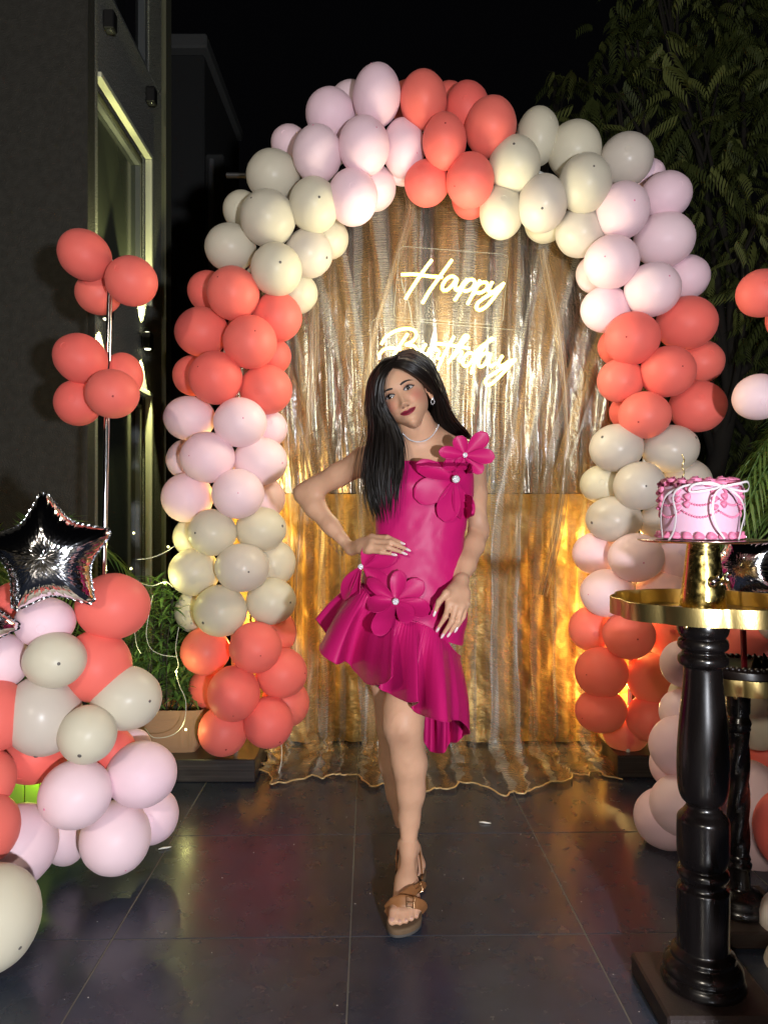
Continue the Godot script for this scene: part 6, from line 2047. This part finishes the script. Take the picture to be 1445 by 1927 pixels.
		obj("chocolate_shard", mb, choc, ck)
	var red = thing("red_candle", "red glitter candle stuck in the chocolate cake beneath the upper gold tray", "candle", c2 + Vector3(-0.012, 0.694, 0.06))
	var glit = mat(L(0.30, 0.012, 0.02), 0.35, 0.4)
	glit.heightmap_enabled = true; glit.heightmap_texture = grey_tex(noise(0.4, 1, 99), 128); glit.heightmap_scale = 0.4; glit.uv1_scale = Vector3(2, 4, 1)
	mb = MB.new()
	mb.tube(PackedVector3Array([Vector3(0, 0, 0), Vector3(-0.004, 0.10, 0.0)]), PackedFloat32Array([0.0075]), 10)
	obj("wax", mb, glit, red)
	mb = MB.new()
	mb.tube(PackedVector3Array([Vector3(-0.004, 0.10, 0), Vector3(-0.0045, 0.112, 0)]), PackedFloat32Array([0.001]), 5)
	obj("wick", mb, M.black, red)

func tray(parent, at, rad, high, phase):
	# scalloped tray: a flat floor and an upright wavy rim
	var nu = 180
	var edge = func(i, r):
		var an = TAU * i / nu
		var lobe = an * 10.0 / TAU + phase
		var f = lobe - floor(lobe)
		var s = 1.0 + 0.055 * (sin(PI * f) - 0.6) + (0.020 if fmod(floor(lobe), 2.0) == 0.0 else -0.012) * sin(PI * f)
		return Vector3(cos(an) * r * s, 0, sin(an) * r * s)
	var mb = MB.new()
	var pts = PackedVector3Array()
	for row in [[0.0, 0.0], [0.0, 0.5], [0.0, 0.985]]:
		for i in nu: pts.append(at + edge.call(i, rad * max(0.01, row[1])) + Vector3(0, 0.003, 0))
	mb.grid(pts, nu, 3, true)
	obj("tray_floor", mb, M.gold, parent)
	mb = MB.new()
	pts = PackedVector3Array()
	for row in [[0.0, 0.99], [0.0, 1.0], [high, 1.0], [high + 0.0015, 0.994], [high, 0.988], [0.004, 0.986]]:
		for i in nu: pts.append(at + edge.call(i, rad * row[1]) + Vector3(0, row[0], 0))
	mb.grid(pts, nu, 6, true, 12.0, 1.0)
	var brushed = mat(L(0.72, 0.55, 0.22), 0.30, 1.0)
	brushed.heightmap_enabled = true; brushed.heightmap_texture = grey_tex(noise(0.08, 3, 98), 256); brushed.heightmap_scale = 0.012
	obj("tray_rim", mb, brushed, parent)
	for k in 4:
		var an = TAU * (k + 0.4) / 4.0
		mb = MB.new()
		mb.ball(at + Vector3(cos(an) * rad * 0.82, -0.006, sin(an) * rad * 0.82), Vector3.ONE * 0.006, Basis(), 10, 8)
		obj("ball_foot", mb, M.gold, parent)

func cake(at):
	var ck = thing("cake", "round pink cake with piped rosettes, beaded swags and white ribbon bow", "cake", at)
	var icing = mat(L(0.62, 0.385, 0.50), 0.55)
	icing.subsurf_scatter_enabled = true; icing.subsurf_scatter_strength = 0.1
	var deep = mat(L(0.62, 0.175, 0.30), 0.55)
	deep.subsurf_scatter_enabled = true; deep.subsurf_scatter_strength = 0.1
	var R = 0.083; var HH = 0.118
	var mb = MB.new()
	var pro = PackedVector2Array()
	for q in [[R, 0.0], [R, 0.02], [R + 0.0006, 0.06], [R, HH - 0.006], [R - 0.002, HH - 0.001], [R - 0.008, HH], [0.001, HH]]: pro.append(Vector2(q[0], q[1]))
	mb.lathe(pro, Vector3.ZERO, 64)
	obj("sponge", mb, icing, ck)
	# piped shells round the foot, fluted
	for k in 22:
		var an = TAU * k / 22.0
		mb = MB.new()
		shell(mb, Vector3(cos(an) * (R + 0.004), 0.001, sin(an) * (R + 0.004)), Basis(Vector3.UP, -an + PI / 2), 0.023, 0.016, 0.012)
		obj("piped_shell", mb, deep, ck)
	# rosettes and swirls on the top rim
	for k in 16:
		var an = TAU * (k + 0.3) / 16.0
		mb = MB.new()
		var c = Vector3(cos(an) * (R - 0.012), HH, sin(an) * (R - 0.012))
		var path = PackedVector3Array()
		for q in 26:
			var s = q / 25.0
			var a2 = an + s * TAU * 1.7
			path.append(c + Vector3(cos(a2) * 0.0135 * (1.0 - 0.75 * s), 0.003 + 0.013 * s + 0.002 * sin(k * 3.0), sin(a2) * 0.0125 * (1.0 - 0.75 * s)))
		fluted(mb, path, radii(26, func(s): return 0.0068 * (1.0 - 0.5 * s)))
		obj("rosette", mb, deep, ck)
	# three-drop ruffles and beaded swags on the side
	for k in 7:
		var an = PI / 2 + TAU * (k - 0.08) / 7.0
		mb = MB.new()
		for q in 6:
			var a2 = an + 0.10 * (q % 2 * 2 - 1) * (1.0 - q * 0.08)
			var yy = HH - 0.010 - q * 0.0085
			shell(mb, Vector3(cos(a2) * (R + 0.002), yy, sin(a2) * (R + 0.002)), Basis(Vector3.UP, -a2 + PI / 2) * Basis(Vector3(0, 0, 1), 0.9 * (q % 2 * 2 - 1)), 0.020 - q * 0.0010, 0.0125, 0.0095)
		obj("piped_drop", mb, deep, ck)
		for row in 2:
			mb = MB.new()
			for q in 15:
				var s = q / 14.0
				var a2 = an + TAU / 7.0 * s
				var yy = HH - 0.030 - row * 0.026 - 0.014 * sin(PI * s)
				mb.ball(Vector3(cos(a2) * (R + 0.001), yy, sin(a2) * (R + 0.001)), Vector3(0.0031, 0.0028, 0.0031), Basis(), 7, 5)
			obj("beaded_swag", mb, deep, ck)
	# the ribbon: bow loops and tails
	var rib = mat(L(0.62, 0.56, 0.58), 0.28)
	var bow = Vector3(0.012, HH - 0.004, R + 0.008)
	var runs = [
		[[0, 0, 0], [-0.03, 0.008, 0.006], [-0.060, 0.004, -0.004], [-0.066, -0.010, -0.012], [-0.045, -0.010, -0.002], [0, -0.001, 0.001]],
		[[0, 0, 0], [0.03, 0.006, 0.006], [0.056, 0.010, -0.008], [0.066, -0.002, -0.022], [0.050, -0.010, -0.010], [0, -0.002, 0.001]],
		[[0, 0, 0], [-0.022, -0.018, 0.012], [-0.027, -0.052, 0.012], [-0.018, -0.085, 0.010], [0.002, -0.112, 0.004]],
		[[0, 0, 0], [0.016, -0.012, 0.014], [0.036, -0.030, 0.008], [0.052, -0.058, -0.012], [0.046, -0.090, -0.014], [0.036, -0.116, -0.006]],
		[[0, 0, 0], [-0.040, 0.006, -0.002], [-0.078, 0.000, -0.022], [-0.092, -0.020, -0.036], [-0.086, -0.060, -0.036], [-0.094, -0.095, -0.028], [-0.108, -0.116, -0.020]],
		[[-0.075, 0.002, -0.020], [-0.100, -0.018, -0.055], [-0.110, -0.06, -0.060], [-0.108, -0.114, -0.055]],
		[[0, 0, 0], [0.040, 0.006, -0.01], [0.066, -0.006, -0.045], [0.074, -0.05, -0.055], [0.070, -0.085, -0.05]]]
	for r in runs:
		var ctl = []
		for q in r: ctl.append(bow + Vector3(q[0], q[1], q[2]))
		var path = smooth_path(ctl, 7)
		var wv = PackedVector3Array()
		for j in path.size():
			var tg = (path[min(j + 1, path.size() - 1)] - path[max(0, j - 1)]).normalized()
			var out = Vector3(path[j].x, 0, path[j].z).normalized()
			wv.append(tg.cross(out).normalized() * 0.0022)
		mb = MB.new()
		mb.strip(path, wv, 0.0004, 3)
		obj("ribbon", mb, rib, ck)
	mb = MB.new()
	mb.ball(bow, Vector3(0.006, 0.005, 0.005), Basis(), 10, 8)
	obj("bow_knot", mb, rib, ck)
	# thin gold candle standing at the back
	var cn = thing("candle", "thin wavy gold candle standing at the back of the pink cake", "candle", at + Vector3(-0.028, HH, -0.02))
	mb = MB.new()
	var path = PackedVector3Array()
	for q in 24: path.append(Vector3(0.0022 * sin(q * 0.75), q * 0.0032, 0.0018 * cos(q * 0.75)))
	mb.tube(path, PackedFloat32Array([0.0017]), 7)
	obj("wax", mb, mat(L(0.6, 0.48, 0.22), 0.3, 0.8), cn)

func shell(mb, at, b, ln, w, h):
	var nu = 14; var nv = 9
	var pts = PackedVector3Array()
	for j in nv:
		var s = j / (nv - 1.0)
		var env = pow(sin(PI * pow(s * 0.98 + 0.01, 0.75)), 0.8)
		for i in nu:
			var an = TAU * i / nu
			var fl = 1.0 + 0.22 * cos(an * 6.0)
			pts.append(at + b * Vector3((s - 0.35) * ln, max(0.0, h * 0.4 + sin(an) * h * env * fl), cos(an) * w * 0.5 * env * fl))
	mb.grid(pts, nu, nv, true)

func fluted(mb, path, rad):
	var nu = 14
	var pts = PackedVector3Array()
	var last = Vector3(0, 1, 0)
	for j in path.size():
		var tg = (path[min(j + 1, path.size() - 1)] - path[max(0, j - 1)]).normalized()
		var sx = (last - tg * last.dot(tg)).normalized()
		var sy = tg.cross(sx)
		for i in nu:
			var an = TAU * i / nu
			var r = rad[j] * (1.0 + 0.24 * cos(an * 5.0 + j * 0.35))
			pts.append(path[j] + sx * cos(an) * r + sy * sin(an) * r)
	mb.grid(pts, nu, path.size(), true)
